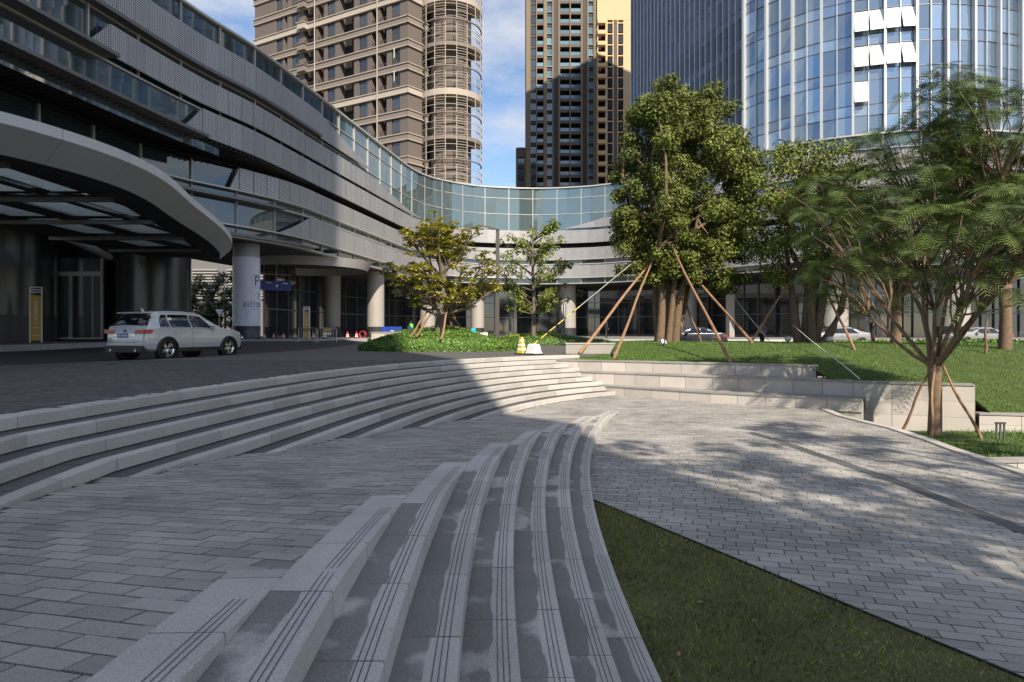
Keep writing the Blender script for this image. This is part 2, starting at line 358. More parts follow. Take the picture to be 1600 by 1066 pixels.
def paver_at(cx, cy, L=PL, W=PW):
    pts = [(cx + a * pc - b * ps, cy + a * ps + b * pc) for a, b in ((-L / 2, -W / 2), (L / 2, -W / 2), (L / 2, W / 2), (-L / 2, W / 2))]
    t = math.atan2(cy - UC[1], UC[0] - cx); ru = math.hypot(cx - UC[0], cy - UC[1]); d = rU(t) - ru
    if d < -.28:                                                # upper plaza
        if cy > 27 or t > .9: return None
        return 'upper', pts, lambda x, y: pz(y)
    lev = -RISE * (math.floor(d / UT) + 1) if d > 0 else 0
    zr = ramp(cx, cy); r_ = rl(cx, cy)
    if zr > LOW and r_ > (.16 if zr > zl(0) else 0):
        if lev > zr + .0: return None
        J = math.ceil((zr - zl(0)) / RISE - 1e-6); lim = LT * (J + 1)
        if r_ < lim - .18: return None
        dx, dy = cx - LC[0], cy - LC[1]; q = math.hypot(dx, dy); nrm = (dx / q, dy / q)
        pts = clip_poly(pts, (LC[0] + nrm[0] * (LR + lim + .004), LC[1] + nrm[1] * (LR + lim + .004)), nrm)
        return ('ramp', pts, ramp) if len(pts) > 2 else None
    if d > 0 and lev > LOW + .01: return None
    if cx > 3.2 and cy > wall_y(cx, wallC) + .05 or cy > 25.5: return None
    if r_ > -.2:
        if cy < 18.3:
            dx, dy = cx - LC[0], cy - LC[1]; q = math.hypot(dx, dy); nrm = (-dx / q, -dy / q)
            pts = clip_poly(pts, (LC[0] - nrm[0] * (LR - .004), LC[1] - nrm[1] * (LR - .004)), nrm)
            if len(pts) < 3: return None
    if cy < GA[1] + .3: pts = clip_poly(pts, (GA[0] + gn[0] * .03, GA[1] + gn[1] * .03), gn)
    kx = kerb_x(cy)
    if cx > kx - .35: pts = clip_poly(pts, (kx - .12, cy), (-1, 0))
    if cy < 15.3 and len(pts) > 2:
        dx_ = drain_x(cy)
        pts = clip_poly(pts, (dx_ - .13, cy), (-1, 0)) if cx < dx_ else clip_poly(pts, (dx_ + .13, cy), (1, 0))
    return ('plaza', pts, lambda x, y: LOW) if len(pts) > 2 else None
gap = .012
for rrow in range(-110, 225):
    off = (rrow % 2) * PL / 2 + random.uniform(-.05, .05)
    for cc in range(-70, 75):
        a = cc * (PL + gap) + off; b = rrow * (PW + gap)
        cx, cy = a * pc - b * ps, a * ps + b * pc
        if cy < -1.5 or cy > 27.5 or cx < -16 or cx > 10 or (cy > 0 and abs(cx) > cy * .86 + 3.2) or (cy <= 0 and abs(cx) > 4): continue
        q = paver_at(cx, cy)
        if q and len(q[1]) > 2:
            if q[0] == 'upper' and (cy > 22 or cx < np.interp(cy, [p[1] for p in edge][::-1], [p[0] for p in edge][::-1]) + .2): continue
            fields[q[0]].append((cx, cy, q[1], q[2]))
for key, par, m in (('ramp', ramp_o, 'paver'), ('plaza', lower_plaza, 'paver'), ('upper', upper_plaza, 'paver_dark')):
    items = []
    for cx, cy, pts, zf in fields[key]:
        z = zf(cx, cy); items.append((cy if in_view(cx, cy, z) else 1e6 + cy, cx, cy, pts, zf))
    items.sort(key=lambda t: t[0])
    rest = MB()
    for i, (k, cx, cy, pts, zf) in enumerate(items):
        jz = random.uniform(-.0025, .0025); tx, ty = random.uniform(-.006, .006), random.uniform(-.006, .006)
        tint = random.random() * .98 + .01
        top = [(x, y, zf(x, y) + jz + (x - cx) * tx + (y - cy) * ty) for x, y in pts]
        if i < 290 and key != 'upper' and k < 1e6:
            mb = MB(); z0 = zf(cx, cy)
            mb.prism([(x - cx, y - cy, z - z0) for x, y, z in top], -.06, 0, tint)
            link('paver', mb.mesh('paver', m), par, loc=(cx, cy, z0))
        else: rest.prism(top, zf(cx, cy) - .05, 0, tint)
    tag(rest.build('paver_field', m, par), kind='stuff')

# ------------------------------------------------------------------ upper flight
up = thing('stone_stairs', 'long curved flight of pale granite steps climbing to the driveway plaza', 'stairs', (*upos(.3, 4), -.6))
tmax = .845
for k in range(9):
    z = -RISE * k; t = -.62; first = True
    ph = (k * .37) % 1
    r0 = rU(.2) - UT * k; dt = 1.0 / r0
    ts = [-.62 + dt * (i + ph) for i in range(int((tmax + .62) / dt) + 2)]
    ts = [x for x in ts if x < tmax - .012] + [tmax + (.004 * k)]
    for i in range(len(ts) - 1):
        a, b = ts[i] + .003 / r0, ts[i + 1] - .004 / r0
        if k == 8: pass
        m_ = upos((a + b) / 2, k); e_ = upos(b, k)
        if ramp(*e_) > z - .004 and e_[1] < 18.6: continue      # the walk has swallowed this step
        if m_[1] < 2.5: continue
        mb = MB(); j = random.uniform(-.003, .003)
        wid = .30 if k == 0 else .15
        N = 2
        for s in range(N):
            a1, b1 = a + (b - a) * s / N, a + (b - a) * (s + 1) / N
            q = [upos(a1, k, j), upos(b1, k, j), upos(b1, k, wid), upos(a1, k, wid)]
            q = q[::-1]
            # chamfered nosing: small bevel along the front edge
            c0, c1 = upos(a1, k, .012 + j), upos(b1, k, .012 + j)
            mb.face([(*upos(a1, k, wid), z), (*upos(b1, k, wid), z), (*c1, z), (*c0, z)][::-1])
            f0, f1 = upos(a1, k, j), upos(b1, k, j)
            mb.face([(*c0, z), (*c1, z), (*f1, z - .012), (*f0, z - .012)][::-1])
            mb.face([(*f0, z - .012), (*f1, z - .012), (*f1, z - .146), (*f0, z - .146)][::-1])
        for e in (a, b):
            f, c, w = upos(e, k, j), upos(e, k, .012 + j), upos(e, k, wid)
            mb.face([(*f, z - .146), (*f, z - .012), (*c, z), (*w, z), (*w, z - .146)])
        mb.build('riser_block', 'granite', up)
    if k:
        n_ = 27; lo = 0
        for i in range(n_):
            a = -.5 + (tmax + .5) * i / n_ + .0004; b = -.5 + (tmax + .5) * (i + 1) / n_ - .0004
            e_ = upos(b, k, .2)
            if e_[1] < 2.5 or (ramp(*e_) > z + .0 and e_[1] < 18.6): continue
            q = [upos(a, k, .155), upos(b, k, .155), upos(b, k, UT + .05), upos(a, k, UT + .05)]
            mb = MB(); mb.hexa([(*p, z - .20) for p in q[::-1]], [(*p, z - .004) for p in q[::-1]]); mb.build('tread_slab', 'granite_dark', up)
mb = MB()                                                       # dark bed that shows in the joint under each block
for k in range(9):
    tt = np.linspace(-.5, tmax, 50)
    for i in range(49):
        a, b = upos(tt[i], k, .03), upos(tt[i + 1], k, .03); z = -RISE * k
        mb.face([(*b, z - .02), (*a, z - .02), (*a, z - .20), (*b, z - .20)])
mb.build('mortar_bed', 'grout', up)

# ------------------------------------------------------------------ lower flight
lo = thing('stone_stairs', 'curved flight of stained granite steps with dark grooves running beside the grass wedge', 'stairs', (*lpos(1.2, 6), LOW))
for j in range(9):
    # where the walk sinks to the tread below, this step runs out
    yt = None
    for y in np.arange(-1.5, 21, .02):
        if ramp(lpos(LT * j, y)[0], y) <= zl(j) - RISE + .004: yt = y; break
    y0 = -1.4 + (j * .31) % .8; ys = list(np.arange(y0, yt - .25, .86)) + [yt, yt + .15]
    for i in range(len(ys) - 1):
        a, b = ys[i] + .005, ys[i + 1] - .005; mb = MB(); jz = random.uniform(-.002, .002); N = 3
        tint = random.random() * .9 + .05
        def top(r, y): x, _ = lpos(r, y); return (x, y, min(zl(j) + jz, ramp(x, y) + (.001 if y < yt - .02 else .004)))
        for s in range(N):
            y1, y2 = a + (b - a) * s / N, a + (b - a) * (s + 1) / N
            r0, r1, r2 = LT * j, LT * j + .010, LT * (j + 1) + .006
            L_ = 0.
            A, B, Cc, D = top(r2, y1), top(r1, y1), top(r1, y2), top(r2, y2)
            w_ = .31 if ramp(*lpos(LT * (j + 1), (y1 + y2) / 2)) > zl(j) + .01 else .0
            mb.face([A, B, Cc, D], tint, [(y1, w_), (y1, .0), (y2, .0), (y2, w_)])
            f1, f2 = top(r0, y1), top(r0, y2); f1 = (f1[0], f1[1], f1[2] - .010); f2 = (f2[0], f2[1], f2[2] - .010)
            mb.face([B, f1, f2, Cc], tint, [(y1, 0)] * 4)
            zb = zl(j) - RISE - .03
            mb.face([f1, (f1[0], f1[1], zb), (f2[0], f2[1], zb), f2], tint, [(y1, 0)] * 4)
        for y in (a, b):
            A, B = top(LT * (j + 1) + .006, y), top(LT * j, y); zb = zl(j) - RISE - .03
            mb.face([A, B, (B[0], B[1], zb), (A[0], A[1], zb)], tint, [(0, 0)] * 4)
        mb.build('tread_slab', 'granite_stained', lo)
    mb = MB()
    for d in (.055, .085, .115):
        yy = np.arange(-1.2, yt - .15, .3)
        for i in range(len(yy) - 1):
            def tp(r, y): x, _ = lpos(r, y); return (x, y, min(zl(j), ramp(x, y)) + .0045)
            mb.face([tp(LT * j + d + .0022, yy[i]), tp(LT * j + d - .0022, yy[i]), tp(LT * j + d - .0022, yy[i + 1]), tp(LT * j + d + .0022, yy[i + 1])])
    mb.build('anti_slip_groove', 'groove', lo)
mb = MB()
for j in range(9):
    yy = np.arange(-1.4, 19, .5)
    for i in range(len(yy) - 1):
        q = [lpos(LT * (j + 1) - .02, yy[i]), lpos(LT * j + .02, yy[i]), lpos(LT * j + .02, yy[i + 1]), lpos(LT * (j + 1) - .02, yy[i + 1])]
        if ramp(*q[1]) < zl(j) - RISE: break
        mb.face([(x, y, min(zl(j), ramp(x, y)) - .03) for x, y in q])
mb.build('mortar_bed', 'grout', lo)

# ------------------------------------------------------------------ grass wedge, drain, kerb
N = 130000
gx = rng.uniform(.8, 7.2, N); gy = rng.uniform(-2.5, 9.1, N)
ok = ((gx - GA[0]) * gn[0] + (gy - GA[1]) * gn[1] < rng.normal(-.012, .012, N)) & (np.hypot(gx - LC[0], gy - LC[1]) - LR < -.02) & (gx < 1.5 + (9.1 - gy) * .62)
gx, gy = gx[ok], gy[ok]
patch = np.sin(gx * 2.1 + 1.3 * np.sin(gy * 1.7)) * np.sin(gy * 1.9 + gx * .8)
wedge_soil = MB(); wedge_soil.face([(.9, 9.5, LOW - .008), (lpos(-.0, 6)[0] - .2, 6, LOW - .008), (lpos(0, 2)[0], 2, LOW - .008), (1.2, -3, LOW - .008), (7.2, -3, LOW - .008), (GB[0], GB[1], LOW - .008)]); structure('grass_bed', wedge_soil, 'turf_soil')
tag(link('grass', blades('grass', gx, gy, np.full(len(gx), LOW - .01), .036 * (1 + .35 * patch), .0050, 'turf', np.clip(.5 + .25 * patch + rng.normal(0, .17, len(gx)), .01, .99))), 'short dark mown grass in the wedge beside the curved steps', 'grass', kind='stuff')
mb = MB()
for a, b in ((GA, (GA[0] + gdir.x * 5.3, GA[1] + gdir.y * 5.3)), ((GA[0] + gdir.x * 5.3, GA[1] + gdir.y * 5.3), (GA[0] + gdir.x * 11, GA[1] + gdir.y * 11))):
    c = ((a[0] + b[0]) / 2, (a[1] + b[1]) / 2, LOW - .02); mb.box(c, (math.dist(a, b), .012, .06), math.atan2(gdir.y, gdir.x))
mb.build('steel_edging', 'plastic_black', lower_plaza)
for i in range(60):                                             # fallen leaves, each one lying by itself
    while True:
        x, y = random.uniform(1.2, 4.2), random.uniform(3.2, 8.6)
        if (x - GA[0]) * gn[0] + (y - GA[1]) * gn[1] < -.1 and rl(x, y) < -.1: break
    if i < 14:
        mb = MB(); a = random.uniform(0, 6.28); s = random.uniform(.022, .036)
        mb.face([(math.cos(a) * s, math.sin(a) * s, .004), (-math.sin(a) * s * .5, math.cos(a) * s * .5, .012), (-math.cos(a) * s, -math.sin(a) * s, .004), (math.sin(a) * s * .5, -math.cos(a) * s * .5, 0)])
        o = link('fallen_leaf', mb.mesh('fallen_leaf', 'stake_wood'), None, loc=(x, y, LOW + .018)); tag(o, 'small dry brown leaf lying on the grass wedge', 'leaf', 'dry leaves fallen on the grass wedge')
for i in range(len(drain) - 1):
    a, b = drain[i], drain[i + 1]; n_ = max(1, int(math.dist(a, b) / .8))
    for s in range(n_):
        p = [a[0] + (b[0] - a[0]) * s / n_, a[1] + (b[1] - a[1]) * s / n_]; q = [a[0] + (b[0] - a[0]) * (s + 1) / n_, a[1] + (b[1] - a[1]) * (s + 1) / n_]
        if q[1] < 0: continue
        mb = MB(); mb.hexa([(p[0] - .12, p[1] - .004, LOW - .05), (q[0] - .12, q[1] + .004, LOW - .05), (q[0] + .12, q[1] + .004, LOW - .05), (p[0] + .12, p[1] - .004, LOW - .05)][::-1],
                           [(p[0] - .12, p[1] - .004, LOW - .004), (q[0] - .12, q[1] + .004, LOW - .004), (q[0] + .12, q[1] + .004, LOW - .004), (p[0] + .12, p[1] - .004, LOW - .004)][::-1])
        mb.build('drain_slab', 'granite_dark', lower_plaza)
for i in range(len(kerb_xy) - 1):
    a, b = kerb_xy[i], kerb_xy[i + 1]; n_ = max(1, round(math.dist(a, b) / 1.0))
    for s in range(n_):
        p = [a[0] + (b[0] - a[0]) * s / n_, a[1] + (b[1] - a[1]) * s / n_]; q = [a[0] + (b[0] - a[0]) * (s + 1) / n_, a[1] + (b[1] - a[1]) * (s + 1) / n_]
        if q[1] < 2: continue
        mb = MB(); mb.hexa([(p[0] - .11, p[1], LOW - .9), (q[0] - .11, q[1], LOW - .9), (q[0] + .11, q[1], LOW - .9), (p[0] + .11, p[1], LOW - .9)][::-1], [(p[0] - .11, p[1] - .003, LOW + .035), (q[0] - .11, q[1] + .003, LOW + .035), (q[0] + .11, q[1] + .003, LOW + .035), (p[0] + .11, p[1] - .003, LOW + .035)][::-1])
        mb.build('kerb_stone', 'granite', lower_plaza)

# ------------------------------------------------------------------ stepped retaining walls
def poly_pts(w, step):
    out = [Vector(w[0])]
    for i in range(len(w) - 1):
        a, b = Vector(w[i]), Vector(w[i + 1]); n_ = max(1, round((b - a).length / step))
        out += [a + (b - a) * (s / n_) for s in range(1, n_ + 1)]
    return out
def stone_wall(parent, w, z0, z1, step=.92, rows=1, depth=.5, cope=.05, endcap=True):
    pts = poly_pts(w, step); hh = (z1 - cope - z0) / rows
    for i in range(len(pts) - 1):
        a, b = pts[i], pts[i + 1]; d = (b - a).normalized(); nn = Vector((-d.y, d.x))      # behind the wall
        if nn.y < 0: nn = -nn
        for r in range(rows):
            j = random.uniform(0, .006); g_ = .007
            f = [a + d * g_ + nn * j, b - d * g_ + nn * j, b - d * g_ + nn * .12, a + d * g_ + nn * .12]
            mb = MB(); mb.hexa([(p.x, p.y, z0 + hh * r + .003) for p in f], [(p.x, p.y, z0 + hh * (r + 1) - .003) for p in f], random.random()); mb.build('facing_stone', 'wall_stone', parent)
        f = [a + d * .002 - nn * .03, b - d * .002 - nn * .03, b - d * .002 + nn * depth, a + d * .002 + nn * depth]
        mb = MB(); mb.hexa([(p.x, p.y, z1 - cope) for p in f], [(p.x, p.y, z1) for p in f], random.random()); mb.build('coping_stone', 'coping', parent)
    mb = MB()
    for i in range(len(pts) - 1):
        a, b = pts[i], pts[i + 1]; d = (b - a).normalized(); nn = Vector((-d.y, d.x)); nn = -nn if nn.y < 0 else nn
        f = [a + nn * .02, b + nn * .02, b + nn * (depth - .02), a + nn * (depth - .02)]; mb.hexa([(p.x, p.y, z0) for p in f], [(p.x, p.y, z1 - cope - .004) for p in f])
    mb.build('wall_core', 'grout', parent)
ZA, ZB, ZC = -.14, -.56, -1.03
wallA = [(1.75, 25.95), (4.4, 24.75), (7.2, 23.2), (10.15, 21.35)]
wallB = [(2.5, 25.15), (4.6, 23.95), (7.0, 22.35), (10.66, 20.0), (13.56, 18.75)]
rw = thing('retaining_wall', 'pale stone retaining wall stepped in three tiers below the lawn', 'wall', (7, 22, LOW))
stone_wall(rw, wallA, ZB - .1, ZA, .92, 1, .45)
stone_wall(rw, wallB[:4], ZC - .1, ZB, .95, 1, 1.2)
stone_wall(rw, wallC, LOW - .02, ZC, .98, 1, 1.3)
stone_wall(rw, [(10.66, 20.0), (13.56, 18.75)], -2.02, ZB, .98, 3, .45)
stone_wall(rw, [(9.7, 19.44), (10.40, 19.0)], -2.02, LOW - .03, .98, 1, .4, cope=.001)
mb = MB(); mb.hexa([(10.40, 19.0, -2.02), (10.43, 19.0, -2.02), (10.72, 20.1, -2.02), (10.69, 20.1, -2.02)], [(10.40, 19.0, ZC - .05), (10.43, 19.0, ZC - .05), (10.72, 20.1, ZC - .05), (10.69, 20.1, ZC - .05)]); mb.build('end_stone', 'wall_stone', rw)
mb = MB(); mb.hexa([(13.545, 18.77, -2.02), (13.57, 18.75, -2.02), (14.6, 21.4, -2.02), (14.58, 21.4, -2.02)], [(13.545, 18.77, ZB - .05), (13.57, 18.75, ZB - .05), (14.6, 21.4, ZB - .05), (14.58, 21.4, ZB - .05)]); mb.build('end_stone', 'wall_stone', rw)
lw = thing('garden_wall', 'low pale stone wall in front of the shaded slope behind the staked tree', 'wall', (15, 18, -2))
stone_wall(lw, [(13.62, 18.66), (20, 17.3)], -2.02, -1.39, 1.05, 2, .35)
pw = thing('planter_wall', 'short white stone wall closing the fern bed at the plaza edge', 'wall', (10, 12.4, -2.5))
stone_wall(pw, [(8.95, 12.55), (12, 12.75), (16, 12.9)], -3.1, -1.55, 1.0, 2, .3)

# ------------------------------------------------------------------ lawn mound and fern bed
lawn_wall = [(1.75, 26.05), (4.4, 24.85), (7.2, 23.3), (10.15, 21.45), (10.3, 20.4), (13.5, 18.95), (13.7, 18.8), (20, 17.5), (60, 16)]
def lawn_w(x): return np.interp(x, [p[0] for p in lawn_wall], [p[1] for p in lawn_wall])
def lawn_h(x, y):
    x = np.asarray(x, float); d = y - lawn_w(x)
    base = -.19 + (-.41) * sstep(10.05, 10.35, x) + (-.85) * sstep(13.5, 14.1, x)
    crest = .42 - .12 * sstep(14, 40, x)
    h = base + (crest - base) * sstep(0, 12.5, d + .8) * sstep(-.5, 4, x - 1.7 - .05 * d + .8) - .85 * sstep(14.5, 21, d)
    return h + .05 * np.sin(x * .9) * np.sin(y * .7) * sstep(.5, 4, d)
def lawn_left(d): return 1.9 + .30 * d
xs = np.concatenate([np.linspace(0, 12, 41), np.linspace(12.5, 58, 60)]); ds = np.linspace(0, 22, 45)
V = []; Fq = []
for i, d in enumerate(ds):
    for x in xs:
        X = max(x, 0) + lawn_left(d) * max(0, 1 - x / 12); Y = float(lawn_w(X)) + d + .02; V.append((X, Y, float(lawn_h(X, Y))))
for i in range(len(ds) - 1):
    for k in range(len(xs) - 1): a = i * len(xs) + k; Fq.append((a, a + 1, a + 1 + len(xs), a + len(xs)))
tag(link('lawn', np_mesh('lawn', np.array(V), np.array(Fq), 'lawn_soil', smooth=True)), kind='structure')
N = 170000
d = 21 * rng.random(N) ** 1.25; X = lawn_left(d) + rng.random(N) ** 1.4 * 38; Y = lawn_w(X) + d + .03
keep = np.abs(X) < Y * .84; X, Y = X[keep], Y[keep]
tag(link('lawn_grass', blades('lawn_grass', X, Y, lawn_h(X, Y) - .005, .06, .012, 'lawn', rng.random(len(X)))), 'bright green mown grass covering the mound above the stone walls', 'grass', kind='stuff')
bed = MB(); bed.face([(9.3, 12.7, -1.62), (20, 12.9, -1.62), (20, 17.4, -1.95), (13.6, 18.7, -1.97), (9.3, 19.6, -1.97)]); structure('fern_bed', bed, 'lawn_soil')
N = 26000; X = rng.uniform(9.3, 19, N); Y = rng.uniform(12.75, 18.9, N); k = (X < Y * .86) & (X > np.interp(Y, [p[1] for p in kerb_xy][::-1], [p[0] for p in kerb_xy][::-1]) + .1); X, Y = X[k], Y[k]
zb = -1.62 - .35 * (Y - 12.8) / 5.9; tall = .07 + .15 * sstep(12, 15, X) * rng.random(len(X)) ** 2
V_ = blades('bed_grass', X, Y, zb, tall, .012, 'lawn', rng.random(len(X)))
tag(link('bed_grass', V_), 'ragged green grass in the bed round the staked tree', 'grass', kind='stuff')
g = MB(); g.face([(8, 37, -.10), (90, 30, -.10), (90, 56, -.10), (4, 56, -.10), (4, 46, -.10)]); structure('road', g, 'asphalt')

# ------------------------------------------------------------------ the curved office podium
ctrl = [(-28.5, -6), (-26.6, 8), (-25.2, 18), (-23.6, 29), (-21.5, 41.4), (-19.5, 48.4), (-17.8, 58), (-16.2, 67.4), (-14.9, 75.2), (-13.4, 83.5), (-11.6, 88.3), (-9.0, 91.3), (-4.7, 94.2), (2.9, 95.7), (9.5, 94.8), (14.5, 92.6), (20.5, 87.5), (27, 79.5), (33.8, 72.2), (41, 68.8), (47.5, 68), (57, 69.5), (70, 74)]
cp = [Vector(p) for p in ctrl]; dense = []
for i in range(len(cp) - 1):
    p0, p1, p2, p3 = cp[max(i - 1, 0)], cp[i], cp[i + 1], cp[min(i + 2, len(cp) - 1)]
    for s in range(24):
        t = s / 24; dense.append(.5 * ((2 * p1) + (p2 - p0) * t + (2 * p0 - 5 * p1 + 4 * p2 - p3) * t * t + (3 * p1 - p0 - 3 * p2 + p3) * t ** 3))
dense.append(cp[-1]); dl = [0.]
for i in range(1, len(dense)): dl.append(dl[-1] + (dense[i] - dense[i - 1]).length)
STOT = dl[-1]; dxs = [p.x for p in dense]; dys = [p.y for p in dense]
def fpos(s): return Vector((float(np.interp(s, dl, dxs)), float(np.interp(s, dl, dys))))
def ftan(s): return (fpos(min(s + .4, STOT)) - fpos(max(s - .4, 0))).normalized()
def fpt(s, off=0.):                                          # off > 0: out over the courtyard
    t = ftan(s); return fpos(s) + Vector((t.y, -t.x)) * off
def s_px(px):
    best = None
    for s in np.arange(15, STOT, .25):
        p = fpos(s)
        if p.y > 5 and 800 + F * p.x / p.y >= px: return float(s)
    return STOT
SL = {k: s_px(k) for k in (-250, 0, 124, 158, 277, 305, 381, 392, 438, 475, 490, 520, 575, 652, 884, 945, 1010, 1300)}
pod = thing('office_podium', 'curved grey office podium with perforated metal bands and ribbon windows', 'building', (0, 95, .3))
def dset(s): return 3.0 * (1 - float(sstep(SL[277], SL[475], s)))     # how far the lower storeys sit back on the left
pieces = []
PWID = 1.25
panel_cache = {}
def panel_mesh(h, w=PWID - .03):
    key = (round(h, 2), round(w, 2))
    if key not in panel_cache:
        mb = MB(); x, y = w / 2, .05
        def q(a, b, c, d): mb.face([a, b, c, d], 0, [(p[0] + x, p[2]) for p in (a, b, c, d)])
        q((-x, -y, 0), (x, -y, 0), (x, -y, h), (-x, -y, h)); q((x, y, 0), (-x, y, 0), (-x, y, h), (x, y, h))
        q((-x, -y, h), (x, -y, h), (x, y, h), (-x, y, h)); q((-x, y, 0), (x, y, 0), (x, -y, 0), (-x, -y, 0))
        q((-x, y, 0), (-x, -y, 0), (-x, -y, h), (-x, y, h)); q((x, -y, 0), (x, y, 0), (x, y, h), (x, -y, h))
        panel_cache[key] = mb.mesh('panel', 'perforated')
    return panel_cache[key]
def band(z0, z1, sa, sb, off):
    n_ = int((sb - sa) / PWID); w = (sb - sa) / n_
    for i in range(n_):
        s = sa + w * (i + .5); p = fpt(s, off(s)); a, b = fpt(s - .5, off(s - .5)), fpt(s + .5, off(s + .5))
        pieces.append((p, math.atan2((b - a).y, (b - a).x), z0, z1, s))
def taper(z0, z1, sa, sb, off, low_tip=.3, rev=False):
    """band that runs out to a point between sa and sb, cut into panels"""
    n_ = max(2, int(abs(sb - sa) / PWID)); mb = None
    for i in range(n_):
        u0, u1 = i / n_, (i + 1) / n_; s0, s1 = sa + (sb - sa) * u0, sa + (sb - sa) * u1
        zt = z0 + (z1 - z0) * low_tip
        h0, h1 = z1 + (zt - z1) * u0, z1 + (zt - z1) * u1; l0, l1 = z0 + (zt - z0) * u0 * 0 , z0 + (zt - z0) * u1 * 0
        if i == n_ - 1: h1 = z0 + .06
        a, b = fpt(s0, off(s0)), fpt(s1, off(s1)); ai, bi = fpt(s0, off(s0) - .1), fpt(s1, off(s1) - .1)
        mb = MB()
        f = [(a.x, a.y, l0 + z0 - z0), (b.x, b.y, l1), (b.x, b.y, h1), (a.x, a.y, h0)]
        mb.face(f, random.random(), [(s0, l0), (s1, l1), (s1, h1), (s0, h0)])
        mb.face([(a.x, a.y, h0), (b.x, b.y, h1), (bi.x, bi.y, h1), (ai.x, ai.y, h0)], 0, [(0, 0)] * 4)
        mb.face([(b.x, b.y, l1), (a.x, a.y, l0), (ai.x, ai.y, l0), (bi.x, bi.y, l1)], 0, [(0, 0)] * 4)
        mb.build('tapered_panel', 'perforated', pod)
o0 = lambda s: .45
oL = lambda s: .45 - dset(s)
SLEFT = SL[-250]; SR = STOT - 2
band(18.6, 20.8, SLEFT, SL[490], o0); taper(18.6, 20.8, SL[490], SL[575], o0, 0.)
band(16.25, 17.95, SL[158], SL[575], o0); taper(16.25, 17.95, SL[575], SL[652], o0, 0.)
taper(16.25, 17.95, SL[158], SL[124], o0, 0.)
band(14.1, 15.95, SL[305], SR, o0); taper(14.1, 15.95, SL[305], SL[277], o0, 0.)
taper(16.3, 17.6, SL[945], SL[884], o0, 0.); band(16.3, 17.6, SL[945], SR, o0); taper(18.3, 20.4, SL[1300], SL[1010], o0, 0.); band(18.3, 20.4, SL[1300], SR, o0)
band(11.7, 13.4, SL[392], SR, oL); taper(11.7, 13.4, SL[392], SL[381], oL, 0.)
band(9.05, 10.95, SL[475], SR, oL); taper(9.05, 10.95, SL[475], SL[438], oL, 0.)
pieces.sort(key=lambda q: q[0].length)
rest = MB()
for i, (p, rz, z0, z1, s) in enumerate(pieces):
    h = z1 - z0
    if i < 290: link('panel', panel_mesh(h), pod, world=True, loc=(p.x, p.y, z0), rz=rz)
    else:
        dx, dy = math.cos(rz) * (PWID - .03) / 2, math.sin(rz) * (PWID - .03) / 2; t = random.random()
        rest.face([(p.x - dx, p.y - dy, z0), (p.x + dx, p.y + dy, z0), (p.x + dx, p.y + dy, z1), (p.x - dx, p.y - dy, z1)], t, [(0, 0), (PWID, 0), (PWID, h), (0, h)])
        nx, ny = math.sin(rz) * .1, -math.cos(rz) * .1
        for z, q in ((z0, -1), (z1, 1)): rest.face([(p.x - dx, p.y - dy, z), (p.x + dx, p.y + dy, z), (p.x + dx - nx, p.y + dy - ny, z), (p.x - dx - nx, p.y - dy - ny, z)][::q], t, [(0, 0)] * 4)
tag(rest.build('panel_field', 'perforated', pod), kind='stuff')
def strip(mb, sa, sb, oa, za, ob, zb, step=1.5, tint=0.):     # a ribbon between two offset lines
    n_ = max(1, int((sb - sa) / step)); ss = np.linspace(sa, sb, n_ + 1)
    oa_ = oa if callable(oa) else (lambda s: oa); ob_ = ob if callable(ob) else (lambda s: ob)
    for i in range(n_):
        a, b = fpt(ss[i], oa_(ss[i])), fpt(ss[i + 1], oa_(ss[i + 1])); c, d = fpt(ss[i + 1], ob_(ss[i + 1])), fpt(ss[i], ob_(ss[i]))
        mb.face([(a.x, a.y, za), (b.x, b.y, za), (c.x, c.y, zb), (d.x, d.y, zb)], tint)
# glass: single panes between mullions, each a hair out of true so reflections break from pane to pane
def glass_row(z0, z1, sa, sb, off, w=3.6, name='window_pane', gm='glass_dark'):
    n_ = max(1, round((sb - sa) / w))
    for i in range(n_):
        s0, s1 = sa + (sb - sa) * i / n_, sa + (sb - sa) * (i + 1) / n_; a, b = fpt(s0, off(s0)), fpt(s1, off(s1)); c = (a + b) / 2
        hw, hh = (b - a).length / 2, (z1 - z0) / 2; mb = MB(); e = [random.gauss(0, .010) for _ in range(4)]
        mb.face([(-hw, e[0], -hh), (hw, e[1], -hh), (hw, e[2], hh), (-hw, e[3], hh)])
        link(name, mb.mesh(name, gm), pod, world=True, loc=(c.x, c.y, (z0 + z1) / 2), rz=math.atan2((b - a).y, (b - a).x))
oG = lambda s: .02
oGL = lambda s: .02 - dset(s)
for z0, z1 in ((20.85, 22.35), (18.5, 20.85), (16.0, 18.5)): glass_row(z0, z1, SLEFT, SL[520], oG); glass_row(z0, z1, SL[520], SR, oG, gm='glass')
glass_row(13.3, 16.0, SLEFT, SL[305] + 2, oG)
glass_row(10.95, 13.3, SLEFT, SR, oGL); glass_row(8.15, 10.95, SLEFT, SR, oGL)
mull = MB()
n_ = round((SR - SLEFT) / 3.6)
for i in range(n_ + 1):
    s = SLEFT + (SR - SLEFT) * i / n_; rz = math.atan2(ftan(s).y, ftan(s).x)
    for off, z0, z1 in ((oG(s) + .06, 15.95, 22.45), (oGL(s) + .06, 8.1, 13.35)):
        p = fpt(s, off); mull.box((p.x, p.y, (z0 + z1) / 2), (.09, .16, z1 - z0), rz)
tag(mull.build('mullion', 'mullion', pod), kind='stuff')
tr = MB()
for z, of, wd in ((22.42, .30, .16), (20.85, .12, .07), (18.5, .12, .07), (16.0, .16, .1)):
    strip(tr, SLEFT, SR, of, z - wd / 2, of, z + wd / 2); strip(tr, SLEFT, SR, -.1, z - wd / 2, of, z - wd / 2); strip(tr, SLEFT, SR, of, z + wd / 2, -.1, z + wd / 2)
